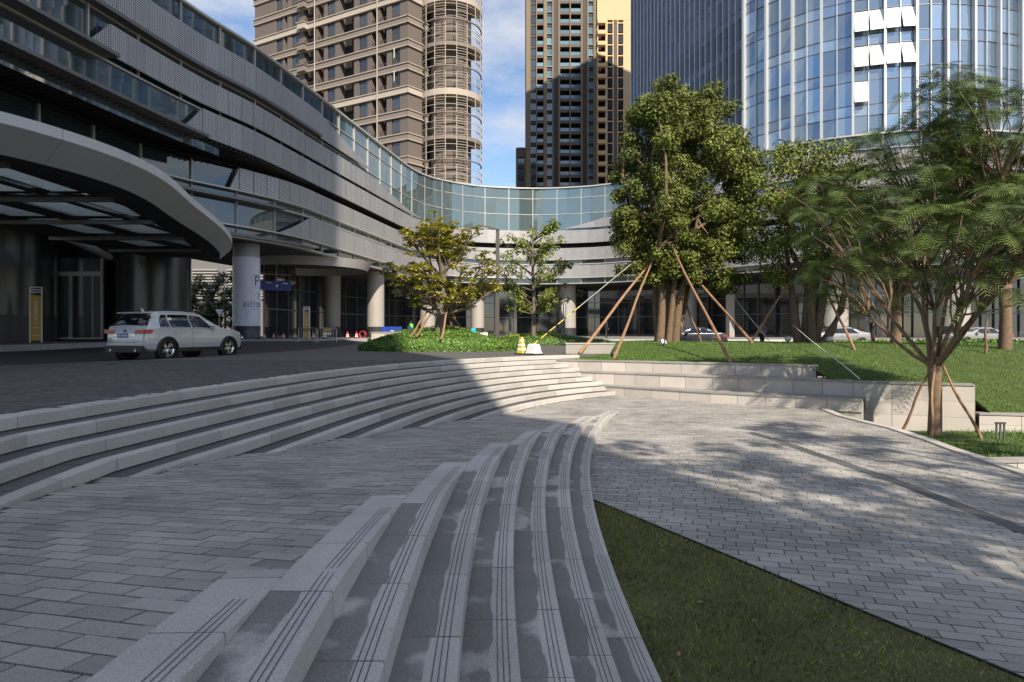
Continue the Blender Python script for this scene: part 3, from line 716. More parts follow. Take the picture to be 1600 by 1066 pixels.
for z in (10.98, 9.0, 8.14, 11.68):
    strip(tr, SLEFT, SR, lambda s: oL(s) + .1, z - .05, lambda s: oL(s) + .1, z + .05); strip(tr, SLEFT, SR, lambda s: oL(s) - .5, z - .05, lambda s: oL(s) + .1, z - .05); strip(tr, SLEFT, SR, lambda s: oL(s) + .1, z + .05, lambda s: oL(s) - .5, z + .05)
tr.build('transom', 'mullion', pod)
# projecting perforated ledges of the left wing
for z, o_, sa, sb in ((16.05, 1.1, SLEFT, SL[158]), (13.95, 1.0, SLEFT, SL[305]), (10.9, .9, SLEFT, SL[438]), (8.2, .9, SLEFT, SL[475]), (18.55, .75, SLEFT, SL[490])):
    base = (lambda s: -dset(s)) if z < 13 else (lambda s: 0.)
    lg = MB()
    strip(lg, sa, sb, lambda s: base(s) + o_, z, lambda s: base(s) + o_, z + .2); strip(lg, sa, sb, lambda s: base(s), z, lambda s: base(s) + o_, z); strip(lg, sa, sb, lambda s: base(s) + o_, z + .2, lambda s: base(s), z + .25)
    lg.build('ledge', 'steel_dark', pod)
sf = MB()
strip(sf, SLEFT, SR, lambda s: -dset(s) - .9, 14.02, .5, 14.02); strip(sf, SLEFT, SR, lambda s: oL(s), 13.42, lambda s: -dset(s) - .9, 13.42); strip(sf, SLEFT, SR, lambda s: -dset(s) - .9, 13.42, lambda s: -dset(s) - .9, 14.02)
strip(sf, SLEFT, SR, -14, 8.1, lambda s: .5 - dset(s), 8.1)
strip(sf, SLEFT, SR, .3, 22.5, -14, 22.5); strip(sf, SLEFT, SR, -14, 8.1, -14, 22.5); strip(sf, SLEFT, SR, -.5, 16, -.5, 22.4)
strip(sf, SLEFT, SR, lambda s: -dset(s) - .5, 8.1, lambda s: -dset(s) - .5, 13.4)
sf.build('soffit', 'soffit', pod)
slat = MB()
for s in np.arange(SLEFT, SL[475], .45):
    a, b = fpt(s, -dset(s) - .8), fpt(s, .4); c = (a + b) / 2; slat.box((c.x, c.y, 13.96), ((b - a).length, .07, .10), math.atan2((b - a).y, (b - a).x))
tag(slat.build('soffit_slat', 'soffit_slat', pod), kind='stuff')
# ground storey: round columns, dark glass well back
def column(px, Y, r, m='column_stone', base=True):
    x = (px - 800) / F * Y; z = .3; mb = MB(); mb.lathe([(r, 1.3 if base else 0), (r, 8.0)], (x, Y, z), 28); mb.build('column', m, pod, True)
    if base: mb = MB(); mb.lathe([(r + .03, 0), (r + .03, 1.3), (r, 1.3)], (x, Y, z), 28); mb.build('column_base', 'stone_black', pod)
    return x, Y
for px, Y, r in ((519, 77, .98), (587, 76, 1.0), (668, 93, 1.1), (746, 97.5, 1.02), (887, 98, 1.25), (1075, 90, 1.2), (1303, 73.5, 1.5), (1489, 70.5, 1.6)): column(px, Y, r)
mb = MB(); p = at(1141, 519, 82); mb.box((p.x, p.y, 4.2), (.75, .75, 7.9), .3); mb.build('column', 'column_stone', pod)
gf = MB(); strip(gf, SL[520] + 2, SR, -8.5, .3, -8.5, 8.1, 2.4); gf.build('shopfront_glass', 'glass_window', pod)
gm = MB()
for s in np.arange(SL[520] + 2, SR, 2.4):
    p = fpt(s, -8.4); rz = math.atan2(ftan(s).y, ftan(s).x); gm.box((p.x, p.y, 4.2), (.10, .14, 7.8), rz)
strip(gm, SL[520] + 2, SR, -8.35, 3.3, -8.35, 3.42); strip(gm, SL[520] + 2, SR, -8.35, 5.6, -8.35, 5.7)
tag(gm.build('shopfront_mullion', 'steel_dark', pod), kind='stuff')
wl_ = MB(); strip(wl_, SLEFT, SL[277] + 3, -13, .3, -13, 8.1); wl_.build('rear_wall', 'stone_black', pod)
rim = MB(); cx, cy = at(478, 412, 66).x, 66
rim.lathe([(6.2, 7.3), (6.6, 8.15)], (cx, cy, 0), 40); rim.lathe([(6.2, 7.3), (6.1, 8.15)], (cx, cy, 0), 40); rim.build('ceiling_ring', 'canopy_grey', pod, True)
# entrance drums, door
for (x, y, r) in ((-36.2, 45.2, 3.5), (-27.0, 48.2, 2.55)):
    mb = MB(); mb.lathe([(r, 1.9), (r, 8.1)], (x, y, .25), 40); mb.build('stone_drum', 'stone_polished', pod, True); mb = MB(); mb.lathe([(r + .02, 0), (r + .02, 1.9)], (x, y, .25), 40); mb.build('drum_base', 'stone_black', pod, True)
mb = MB(); mb.box((-31, 48.4, 4), (9, .3, 7.6)); mb.build('entrance_wall', 'stone_black', pod)
dx0, dx1, dz = at(77, 519, 46.5).x, at(160, 519, 46.5).x, .45; DY = 46.5
ent = thing('entrance_door', 'tall glazed double door with pale metal frame beside the gold sign', 'door', ((dx0 + dx1) / 2, DY, dz))
mb = MB()
for x in (dx0, dx1): mb.box((x, DY, dz + 2.95), (.13, .2, 5.9))
mb.box(((dx0 + dx1) / 2, DY, dz + 4.75), (dx1 - dx0, .16, .3)); mb.box(((dx0 + dx1) / 2, DY, dz + .06), (dx1 - dx0, .16, .12)); mb.build('door_frame', 'mullion', ent)
xm = dx0 + (dx1 - dx0) * .41
for a, b in ((dx0 + .07, xm - .12), (xm + .12, dx0 + (dx1 - dx0) * .81), (dx0 + (dx1 - dx0) * .84, dx1 - .07)):
    mb = MB(); mb.box(((a + b) / 2, DY, dz + 2.35), (b - a, .04, 4.5)); mb.build('door_leaf', 'glass_window', ent)
for x in (xm - .07, xm + .07, dx0 + (dx1 - dx0) * .825):
    mb = MB(); mb.box((x, DY - .03, dz + 2.35), (.07, .1, 4.5)); mb.build('door_stile', 'mullion', ent)
mb = MB(); mb.box(((dx0 + dx1) / 2, DY, dz + 5.4), (dx1 - dx0, .04, 1.0)); mb.build('transom_light', 'glass_window', ent)

# raised forecourt in front of the entrance, with its kerb
kp = [(-30.5, 6), (-28.6, 20), (-27.6, 33), (-26.6, 40), (-23.6, 49.2), (-15.4, 50.6), (-12.6, 55.8)]
pv = MB(); back = [(-16, 58.5), (-23, 80), (-45, 80), (-45, 6)]
pv.face([(x, y, .26 + .14 * float(sstep(35, 52, y))) for x, y in kp + back]); structure('forecourt', pv, 'pavement')
kb = poly_pts(kp, 1.5)
fc = bpy.data.objects['forecourt']
for i in range(len(kb) - 1):
    a, b = kb[i], kb[i + 1]
    if a.y < 20: continue
    d_ = (b - a).normalized(); nn = Vector((d_.y, -d_.x)) * .14; z1 = .27 + .14 * float(sstep(35, 52, a.y))
    mb = MB(); q = [a + d_ * .004, b - d_ * .004, b - d_ * .004 + nn, a + d_ * .004 + nn]; mb.hexa([(p.x, p.y, -.15) for p in q][::-1], [(p.x, p.y, z1 + .004) for p in q][::-1]); mb.build('kerb_stone', 'kerb', fc)

# ------------------------------------------------------------------ entrance canopy
can = thing('entrance_canopy', 'sweeping grey entrance canopy with louvred skylights above the white car', 'canopy', (-20, 28, 0))
co = [(-20.6, 46.8), (-18.6, 42.5), (-16.7, 36.8), (-14.95, 30), (-13.75, 25.5), (-13.45, 22.5), (-13.9, 19.8), (-15.0, 17.4), (-17.5, 14), (-21, 11), (-26.5, 9)]
cpt = []
cv = [Vector(p) for p in co]
for i in range(len(cv) - 1):
    p0, p1, p2, p3 = cv[max(i - 1, 0)], cv[i], cv[i + 1], cv[min(i + 2, len(cv) - 1)]
    for s in range(8):
        t = s / 8; cpt.append(.5 * ((2 * p1) + (p2 - p0) * t + (2 * p0 - 5 * p1 + 4 * p2 - p3) * t * t + (3 * p1 - p0 - 3 * p2 + p3) * t ** 3))
cpt.append(cv[-1])
def inset(pts, d):
    out = []
    for i in range(len(pts)):
        t = (pts[min(i + 1, len(pts) - 1)] - pts[max(i - 1, 0)]).normalized(); out.append(pts[i] + Vector((t.y, -t.x)) * d)
    return out
i1, i2, i3 = inset(cpt, .12), inset(cpt, .75), inset(cpt, 2.2)
def ribbon(mb, A, za, B, zb):
    for i in range(len(A) - 1): mb.face([(A[i].x, A[i].y, za), (B[i].x, B[i].y, zb), (B[i + 1].x, B[i + 1].y, zb), (A[i + 1].x, A[i + 1].y, za)])
mb = MB(); ribbon(mb, inset(cpt, .02), 7.24, i1, 6.9); ribbon(mb, i1, 6.95, inset(cpt, .78), 6.23); mb.build('rim_backing', 'plastic_black', can)
for i in range(0, len(cpt) - 1, 8):
    def seg(A): q = A[i:i + 9]; q = [v.copy() for v in q]; q[0] = q[0].lerp(q[1], .02); q[-1] = q[-1].lerp(q[-2], .02); return q
    mb = MB(); ribbon(mb, seg(cpt), 7.25, seg(cpt), 6.92); mb.build('fascia_panel', 'fascia_pale', can, True)
    mb = MB(); ribbon(mb, seg(cpt), 6.918, seg(i2), 6.2); mb.build('rim_panel', 'canopy_grey', can, True)
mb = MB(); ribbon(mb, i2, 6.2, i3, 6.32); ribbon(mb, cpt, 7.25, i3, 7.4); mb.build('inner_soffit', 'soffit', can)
holes = []
for yb in (14.8, 20.1, 25.4, 30.7, 36.0):
    for xa, xb in ((-17.9, -16.3), (-20.7, -18.5), (-23.6, -21.5)): holes.append((xa, xb, yb + .4, yb + 4.9))
def inside(x, y, poly):
    c = False; n = len(poly)
    for i in range(n):
        a, b = poly[i], poly[i - 1]
        if (a.y > y) != (b.y > y) and x < (b.x - a.x) * (y - a.y) / (b.y - a.y) + a.x: c = not c
    return c
i25 = inset(cpt, 1.3)
loop = i25 + [Vector((-26, 9)), Vector((-26, 46))]
mb = MB(); st = .5
gxs = np.arange(-27, -13, st); gys = np.arange(9, 47, st)
for x in gxs:
    for y in gys:
        cx, cy = x + st / 2, y + st / 2
        if not inside(cx, cy, loop) or any(h[0] < cx < h[1] and h[2] < cy < h[3] for h in holes): continue
        mb.face([(x, y, 6.33), (x, y + st, 6.33), (x + st, y + st, 6.33), (x + st, y, 6.33)]); mb.face([(x, y, 6.60), (x + st, y, 6.60), (x + st, y + st, 6.60), (x, y + st, 6.60)])
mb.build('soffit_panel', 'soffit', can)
for h in holes:
    if not inside((h[0] + h[1]) / 2, (h[2] + h[3]) / 2, loop): continue
    mb = MB()
    for y in np.arange(h[2] + .1, h[3] - .05, .2): mb.box(((h[0] + h[1]) / 2, y, 6.46), (h[1] - h[0] - .02, .10, .03), 0, 0., Matrix.Rotation(R(30), 3, 'X'))
    mb.build('skylight_louver', 'louver_light', can)
for y in (14.8, 20.1, 25.4, 30.7, 36.0, 41.3):
    xr = max(p.x for p in i2 if abs(p.y - y) < 1.2) - .9
    mb = MB(); mb.box(((xr - 26) / 2 - .3, y, 6.24), (xr + 25.4, .2, .20)); mb.build('beam', 'steel_dark', can)
mb = MB(); mb.tube([at(0, 345, 33), at(60, 352, 36), at(110, 372, 39), at(172, 402, 43)], [.32, .32, .3, .2], 10); mb.build('edge_beam', 'canopy_grey', can, True)

# ------------------------------------------------------------------ towers behind
class Facade:
    """flat facade: origin corner o, direction u along it, normal n towards the viewer"""
    def __init__(s, o, e, flip=False):
        s.o = Vector(o); d = Vector(e) - s.o; s.L = d.length; s.u = d.normalized(); s.n = Vector((s.u.y, -s.u.x)); s.rz = math.atan2(s.u.y, s.u.x)
    def p(s, a, off=0.): return s.o + s.u * a + s.n * off
    def box(s, mb, a0, a1, z0, z1, f0, f1, tint=0.):
        q = [s.p(a0, f1), s.p(a1, f1), s.p(a1, f0), s.p(a0, f0)]; mb.hexa([(v.x, v.y, z0) for v in q], [(v.x, v.y, z1) for v in q], tint)
def window(fc, par, a0, a1, z0, z1, off, gm='glass_window', fm='tower_strip', cols=2, sill=None):
    c = fc.p((a0 + a1) / 2, off); key = (round(a1 - a0, 2), round(z1 - z0, 2), gm, cols)
    if key not in win_cache:
        g_ = MB(); hw, h = (a1 - a0) / 2, z1 - z0; g_.box((0, .0, h / 2), (2 * hw, .04, h)); f_ = MB()
        for x in np.linspace(-hw, hw, cols + 1): f_.box((x, -.03, h / 2), (.09, .06, h))
        for z in (0.03, h - .03): f_.box((0, -.032, z), (2 * hw, .06, .08))
        win_cache[key] = (g_.mesh('window', gm), f_.mesh('window_frame', fm))
    w = link('window', win_cache[key][0], par, True, (c.x, c.y, z0), fc.rz)
    f = link('window_frame', win_cache[key][1], w)
win_cache = {}
FH = 3.74
# brown residential tower with the round balcony bay
br = thing('residential_tower', 'brown apartment tower with cream bands and a round louvred balcony bay', 'building', (-30, 112, 0))
fa = Facade((-47.8, 119), (-16.6, 102)); fb = Facade((-16.6, 102), (-13.9, 105.2))
core = MB(); q = [fa.p(0, -1.4), fa.p(fa.L - 1.4, -1.4), fb.p(fb.L, -1.0), (-8.5, 110.5), (-9, 122), (-42, 150)]; core.prism([(v[0], v[1]) for v in q], 0, 84); core.build('core', 'dark_inside', br)
Z0 = 13.6; NF = 16
def along(px):
    # position on facade a seen at photo column px
    k = (px - 800) / F; o, u = fa.o, fa.u; return (k * o.y - o.x) / (u.x - k * u.y)
A = along
open_ = [(432, 442, 'w'), (444.5, 449, 's'), (456, 467, 'w'), (475, 493, 'b'), (496.5, 506, 'b'), (511.5, 523.5, 'w'), (531, 553, 'd'), (561, 574, 'w'), (581, 590, 'b'), (593.5, 604, 'b'), (612, 625, 'w')]
prev = 0.; wallm = MB()
for a, b, t in open_ + [(637, 637, 'e')]:
    m_ = MB(); fa.box(m_, prev, A(a) if t != 'e' else fa.L, 8, 84, -1.4, 0); m_.build('wall_pier', 'tower_brown', br); prev = A(b)
m_ = MB(); fb.box(m_, .0, fb.L - 1.15, 8, 84, -1.4, -.01); m_.build('wall_pier', 'tower_brown', br)
band_b = {}
for f in range(NF):
    z = Z0 + f * FH; thick = (f % 4 == 3); mname = 'tower_cream' if thick else 'tower_brown'
    m_ = MB(); fa.box(m_, -.2, fa.L + .12, z - .55, z + .35, -.2, .12); fb.box(m_, -.12, fb.L + .1, z - .55, z + .35, -.2, .12); m_.build('floor_band', 'tower_cream' if thick else 'tower_band', br)
    m_ = MB()
    for zz in (z + .35, z - .68): fa.box(m_, -.3, fa.L + .26, zz, zz + .13, -.2, .28); fb.box(m_, -.26, fb.L + .15, zz, zz + .13, -.2, .28)
    m_.build('band_moulding', 'tower_cream', br)
    for a, b, t in open_:
        a0, a1 = A(a), A(b)
        if t == 'w':
            m_ = MB(); fa.box(m_, a0, a1, z + .3, z + 1.0, -1, -.12); m_.build('window_apron', 'tower_strip', br); window(fa, br, a0, a1, z + 1.0, z + FH - .68, -.22)
        elif t == 'b':
            m_ = MB(); fa.box(m_, a0, a1, z + 1.25, z + 1.32, -.12, -.05)
            for x in np.arange(a0 + .1, a1, .22): fa.box(m_, x, x + .03, z + .3, z + 1.3, -.1, -.07)
            m_.build('balcony_rail', 'tower_strip', br)
    m_ = MB(); a0 = A(478); fa.box(m_, a0 - 1.2, a0 + .5, z - .6, z + .4, 0, .95); fa.box(m_, a0 - 1.35, a0 + .65, z + .4, z + .52, 0, 1.1); m_.build('bay_box', 'tower_cream' if thick else 'tower_band', br)
    m_ = MB(); fb.box(m_, fb.L - 1.1, fb.L - .1, z + 1.2, z + 1.28, -.1, 0)
    for x in np.arange(fb.L - 1.1, fb.L - .1, .2): fb.box(m_, x, x + .03, z + .3, z + 1.25, -.08, -.04)
    m_.build('balcony_rail', 'tower_strip', br)
for px in (493.8, 591.3):
    m_ = MB(); p0 = fa.p(A(px), .35); m_.tube([(p0.x, p0.y, 8), (p0.x, p0.y, 84)], .1, 6); m_.build('drain_pipe', 'tower_cream', br)
for f, px in ((8, 613), (7, 613), (9, 428), (8, 428)):
    z = Z0 + f * FH; p0 = fa.p(A(px) + .6, .35); m_ = MB(); m_.box((p0.x, p0.y, z + 2.2), (.85, .06, 1.6), fa.rz - .75); m_.build('open_sash', 'white_paint', br)
# round bay of open balconies
bc, brd = Vector((-10.3, 107.2)), 5.15
def bay(a, r=None): r = brd if r is None else r; return (bc.x + r * math.cos(a), bc.y + r * math.sin(a))
BA0, BA1 = R(178), R(372)
m_ = MB(); pts = [bay(a, brd - 1.7) for a in np.linspace(BA0, BA1, 20)]; m_.prism(pts, 8, 84); m_.build('bay_core', 'tower_brown', br)
arcs = np.linspace(BA0, BA1, 40)
for f in range(NF * 1):
    z = Z0 + f * FH + .15; m_ = MB(); big = f % 2 == 1
    hgt = 1.0 if f % 4 == 3 else (.62 if big else .16)
    for i in range(39):
        a, b = arcs[i], arcs[i + 1]; m_.hexa([(*bay(a, brd - .12), z - hgt), (*bay(a, brd + .1), z - hgt), (*bay(b, brd + .1), z - hgt), (*bay(b, brd - .12), z - hgt)][::-1], [(*bay(a, brd - .12), z), (*bay(a, brd + .1), z), (*bay(b, brd + .1), z), (*bay(b, brd - .12), z)][::-1])
        if big: m_.hexa([(*bay(a, brd - 3), z - hgt), (*bay(a, brd - .1), z - hgt), (*bay(b, brd - .1), z - hgt), (*bay(b, brd - 3), z - hgt)][::-1], [(*bay(a, brd - 3), z - hgt + .2), (*bay(a, brd - .1), z - hgt + .2), (*bay(b, brd - .1), z - hgt + .2), (*bay(b, brd - 3), z - hgt + .2)][::-1])
    m_.build('balcony_slab', 'tower_cream' if f % 4 == 3 else 'tower_band', br, False)
    posts = np.linspace(BA0 + .15, BA1 - .1, 10)
    m_ = MB()
    for a in posts: m_.tube([(*bay(a, brd + .05), z), (*bay(a, brd + .05), z + FH - hgt)], .07, 5)
    for zz in (z + 1.2, z + 2.3):
        m_.tube([(*bay(a, brd + .05), zz) for a in np.linspace(BA0, BA1, 30)], .055, 5)
    m_.build('balcony_post', 'tower_cream', br)
    for i in range(len(posts) - 1):
        if i % 2 == (1 if f % 2 else 1):
            m_ = MB(); a, b = posts[i], posts[i + 1]; p, q_ = Vector(bay(a)), Vector(bay(b)); c = (p + q_) / 2
            for zz in np.arange(z + .25, z + FH - .9, .42): m_.box((c.x, c.y, zz), ((q_ - p).length, .06, .055), math.atan2((q_ - p).y, (q_ - p).x))
            m_.build('louver_screen', 'tower_cream', br)
# slender gold and tan tower, the gold part darkened to stand for shade
FH2 = 3.06
md = thing('residential_tower', 'tall gold brown apartment tower with dark vertical strips and glass balconies', 'building', (20, 181, 0))
TY = 180.0
def gx_(px): return (px - 800) / F * TY
fm_ = Facade((gx_(822), TY), (gx_(932.5), TY)); ft = Facade((gx_(932.5), TY - .8), (gx_(1000), TY - .8)); fl = Facade((gx_(806), TY + 1), (gx_(823), TY + 1))
core = MB(); core.prism([(gx_(823), TY + 1.5), (gx_(1000), TY + 1.5), (gx_(1000), TY + 22), (gx_(823), TY + 22)], 0, 116); core.build('core', 'dark_inside', md)
core = MB(); core.prism([(gx_(807), TY + 2.2), (gx_(824), TY + 2.2), (gx_(824), TY + 20), (gx_(807), TY + 20)], 0, 52); core.build('annex_core', 'dark_inside', md)
def u_(px): return gx_(px) - gx_(822)
cols = [(822, 829, 'g'), (829, 837.5, 'x'), (837.5, 839, 'g'), (839, 849.3, 'B'), (849.3, 854.8, 'g'), (854.8, 862.5, 'w'), (862.5, 865, 'g'), (865, 872.3, 'k'), (872.3, 875, 'g'), (875, 890, 'B'), (890, 891.7, 'g'), (891.7, 907.5, 'B'), (907.5, 910, 'g'), (910, 917, 'k'), (917, 919.5, 'g'), (919.5, 927, 'w'), (927, 932.5, 'g')]
for a, b, t in cols:
    if t in 'gk':
        m_ = MB(); fm_.box(m_, u_(a), u_(b), 0, 116, -1.5, (.35 if t == 'g' else .1)); m_.build('vertical_strip' if t == 'k' else 'wall_pier', 'tower_strip' if t == 'k' else 'tower_gold_shaded', md)
for f in range(36):
    z = 8 + f * FH2
    if z < 30: continue
    for a, b, t in cols:
        if t in 'gk': continue
        a0, a1 = u_(a), u_(b)
        if t == 'B':
            m_ = MB(); fm_.box(m_, a0, a1, z - .35, z + .45, -1.4, .15); m_.build('balcony_slab', 'tower_brown', md)
            c = fm_.p((a0 + a1) / 2, .1); m_ = MB(); fm_.box(m_, a0 + .05, a1 - .05, z + .45, z + 1.35, .04, .09, random.random()); m_.build('glass_railing', 'glass_rail', md)
        else:
            m_ = MB(); fm_.box(m_, a0, a1, z - .6, z + .2, -1.2, -.1); m_.build('spandrel', 'tower_strip', md); window(fm_, md, a0, a1, z + .3, z + 2.3, -.15, 'glass_rail' if t == 'w' else 'glass_window', 'tower_strip')
            if t == 'w': m_ = MB(); fm_.box(m_, a0, a1, z + .16, z + .42, -.2, .25); m_.build('window_sill', 'glass_rail', md)
tcols = [(932.5, 934, 'p'), (934, 945.5, 'B'), (945.5, 948.5, 'p'), (948.5, 956.5, 'w'), (956.5, 958, 'p'), (958, 963.5, 'k'), (963.5, 965, 'p'), (965, 973, 'w'), (973, 984.5, 'p'), (984.5, 990, 'w'), (990, 1000, 'p')]
def v_(px): return gx_(px) - gx_(932.5)
for a, b, t in tcols:
    if t in 'pk': m_ = MB(); ft.box(m_, v_(a), v_(b), 0, 91.5 if a < 973 else 116, -1.5, .1 if t == 'p' else 0); m_.build('wall_pier', 'tower_tan' if t == 'p' else 'tower_brown', md)
m_ = MB(); ft.box(m_, 0, v_(1000), 88.3, 116, -1.5, .14); m_.build('top_wall', 'tower_tan', md)
for f in range(27):
    z = 8 + f * FH2
    if z < 30: continue
    for a, b, t in tcols:
        a0, a1 = v_(a), v_(b)
        if t == 'B':
            m_ = MB(); ft.box(m_, a0 - .2, a1, z - .3, z + .75, -.9, .7); m_.build('balcony_slab', 'tower_tan', md)
        elif t == 'w':
            m_ = MB(); ft.box(m_, a0, a1, z - .2, z + .12, -1, .05); m_.build('floor_band', 'tower_tan', md); window(ft, md, a0, a1, z + .6, z + 2.5, -.1, 'glass_window', 'tower_strip')
for a, b, t in ((806, 809, 'g'), (819.5, 823.5, 'g')):
    m_ = MB(); fl.box(m_, gx_(a) - gx_(806), gx_(b) - gx_(806), 0, 52.2, -1, .1); m_.build('annex_pier', 'tower_gold_shaded', md)
m_ = MB(); fl.box(m_, 0, gx_(823.5) - gx_(806), 50.4, 53, -1, .15); m_.build('annex_parapet', 'tower_brown', md)
for f in range(15):
    z = 8 + f * FH2
    if z < 30: continue
    m_ = MB(); fl.box(m_, .5, 2.6, z - .5, z + .5, -.9, 0); m_.build('annex_spandrel', 'tower_strip', md); window(fl, md, .55, 2.4, z + .55, z + 2.4, -.2)
# glass office tower: receding finned side, bowed glass front
gt = thing('glass_tower', 'blue glass office tower with slim vertical fins above the podium', 'building', (45, 95, 0))
side = [Vector((23.4, 123)), Vector((26.2, 110)), Vector((29.4, 98)), Vector((32.2, 88.2))]
front = [(32.2, 88.2), (34.6, 84.6), (38, 81.2), (42, 78.8), (46.5, 77.4), (51.5, 76.8), (57, 77.2), (63, 78.8), (70, 82)]
def resample(pts, step):
    pts = [Vector(p) for p in pts]; out = []
    cum = [0.]
    for i in range(1, len(pts)): cum.append(cum[-1] + (pts[i] - pts[i - 1]).length)
    n_ = round(cum[-1] / step)
    for s in np.linspace(0, cum[-1], n_ + 1): out.append(Vector((float(np.interp(s, cum, [p.x for p in pts])), float(np.interp(s, cum, [p.y for p in pts])))))
    return out
sp_, fp_ = resample(side, 1.5), resample(front, 1.7)
TOP = 116
m_ = MB(); m_.prism([(p.x + .5, p.y + .5) for p in [Vector((24, 122))] + sp_[3:] + fp_ ] + [(72, 120), (40, 135)], 20, TOP - .5); m_.build('core', 'dark_inside', gt)
FT = 4.3
rows = []
z = 23.2
while z < TOP - FT: rows.append(z); z += FT
up_g = MB()
for pts, sidep in ((sp_, True), (fp_, False)):
    for i in range(len(pts) - 1):
        a, b = pts[i], pts[i + 1]; d_ = (b - a).normalized(); nn = Vector((d_.y, -d_.x)); c = (a + b) / 2; hw = (b - a).length / 2; rz = math.atan2(d_.y, d_.x)
        vis = sidep or c.x / c.y < .86
        for z in rows:
            for (za, zb, nm) in ((z, z + 1.35, 'spandrel_pane'), (z + 1.35, z + FT, 'window_pane')):
                if z < 44 and vis and not (sidep and nm == 'spandrel_pane'):
                    mb = MB(); h = (zb - za) / 2 - .03; e = [random.gauss(0, .022) for _ in range(4)]
                    mb.face([(-hw, e[0], -h), (hw, e[1], -h), (hw, e[2], h), (-hw, e[3], h)]); link(nm, mb.mesh(nm, 'glass_side' if sidep else 'glass_tower'), gt, True, (c.x, c.y, (za + zb) / 2), rz)
                else: up_g.face([(a.x, a.y, za), (b.x, b.y, za), (b.x, b.y, zb), (a.x, a.y, zb)], random.random())
tag(up_g.build('upper_glazing', 'glass_tower', gt), kind='stuff')
tz = MB()
for pts in (sp_, fp_):
    for i in range(len(pts) - 1):
        a, b = pts[i], pts[i + 1]; d_ = (b - a).normalized(); nn = Vector((d_.y, -d_.x)); c = (a + b) / 2 + nn * .03; rz = math.atan2(d_.y, d_.x)
        for z in rows:
            for zz in (z, z + 1.35): tz.box((c.x, c.y, zz), ((b - a).length, .1, .07), rz)
tag(tz.build('transom', 'steel_dark', gt), kind='stuff')
for pts, sidep in ((sp_, True), (fp_, False)):
    for i, p in enumerate(pts):
        d_ = (pts[min(i + 1, len(pts) - 1)] - pts[max(i - 1, 0)]).normalized(); nn = Vector((d_.y, -d_.x)); big = sidep or i % 2 == 0; dep = .62 if big else .22; wd = .26 if big else .10
        c = p + nn * (dep / 2 - .02); mb = MB(); mb.box((c.x, c.y, (22.6 + TOP) / 2), (wd, dep, TOP - 22.6), math.atan2(d_.y, d_.x)); mb.build('fin', 'fin' if sidep else 'fin_warm', gt)
for i, fl_ in ((8, 3), (9, 3), (10, 3), (11, 3), (8, 2), (9, 2), (10, 2), (11, 2), (8, 1)):      # tilted vent lights
    a, b = fp_[i], fp_[i + 1]; d_ = (b - a).normalized(); nn = Vector((d_.y, -d_.x)); c = (a + b) / 2; z = rows[fl_] + 1.5; hw = (b - a).length / 2 - .1; mb = MB()
    lo_, hi = c + nn * .75, c + nn * .1
    mb.hexa([(lo_.x - d_.x * hw, lo_.y - d_.y * hw, z), (lo_.x + d_.x * hw, lo_.y + d_.y * hw, z), (lo_.x + d_.x * hw - nn.x * .05, lo_.y + d_.y * hw - nn.y * .05, z), (lo_.x - d_.x * hw - nn.x * .05, lo_.y - d_.y * hw - nn.y * .05, z)],
            [(hi.x - d_.x * hw, hi.y - d_.y * hw, z + 2.6), (hi.x + d_.x * hw, hi.y + d_.y * hw, z + 2.6), (hi.x + d_.x * hw - nn.x * .05, hi.y + d_.y * hw - nn.y * .05, z + 2.6), (hi.x - d_.x * hw - nn.x * .05, hi.y - d_.y * hw - nn.y * .05, z + 2.6)]); mb.build('vent_light', 'white_paint', gt)
# neighbour tower behind the viewer: its shadow lies over the near plaza and the left wing
sh = thing('office_tower', 'tall office tower behind the viewer that shades the near plaza', 'building', (4, -40, 0))
m_ = MB(); m_.prism([(-9, -52), (17.0, -52), (17.0, -27), (-9, -27)], -3.2, 104); m_.build('glass_body', 'glass_tower', sh)
for z in np.arange(1, 104, 4.2):
    m_ = MB(); m_.box((4, -39.5, z), (26.3, 25.3, 1.3)); m_.build('spandrel_band', 'tower_gold_shaded', sh)
m_ = MB()
for x in np.arange(-9, 17.1, 2.6): m_.box((x, -26.9, 52), (.3, .4, 104))
tag(m_.build('mullion', 'fin', sh), kind='stuff')

# ------------------------------------------------------------------ trees and planting
def crown(name, clumps, per, size, m, par, asp=.5, up=.5):
    cen, nr, ti = [], [], []
    for c, r in clumps:
        n_ = max(8, int(per * (r / .7) ** 2)); d = rng.normal(size=(n_, 3)); d /= np.linalg.norm(d, axis=1, keepdims=True); rad = r * rng.random((n_, 1)) ** .4
        p = d * rad * np.array([1, 1, .75]); cen.append(np.array(c) + p); nr.append(d + np.array([0, 0, up]) + rng.normal(0, .45, (n_, 3))); ti.append(np.clip(rng.random() * .6 + rng.random(n_) * .4, .01, .99))
    return link(name, leaf_mesh(name, np.concatenate(cen), np.concatenate(nr), size, m, np.concatenate(ti), asp), par, world=True)
def limb(mb, a, b, r0, r1, bend=.15, n=5, seg=7):
    a, b = Vector(a), Vector(b); d = b - a; side = Vector((random.gauss(0, 1), random.gauss(0, 1), random.gauss(0, .4))) * d.length * bend
    pts = [a + d * (i / n) + side * math.sin(math.pi * i / n) + Vector((0, 0, 1)) * 0 for i in range(n + 1)]; mb.tube(pts, [r0 + (r1 - r0) * i / n for i in range(n + 1)], seg); return pts
def egg(c, rx, ry, rz, n, shell=.55, rmin=.45, rmax=.95, sq=2.6):
    out = []
    while len(out) < n:
        p = rng.uniform(-1, 1, 3); q = (abs(p[0]) ** sq + abs(p[1]) ** sq + abs(p[2]) ** sq) ** (1 / sq)
        if q > 1 or q < shell * rng.random() ** .5: continue
        out.append(((c[0] + p[0] * rx, c[1] + p[1] * ry, c[2] + p[2] * rz), rng.uniform(rmin, rmax)))
    return out
def lh(x, y): return float(lawn_h(x, y))
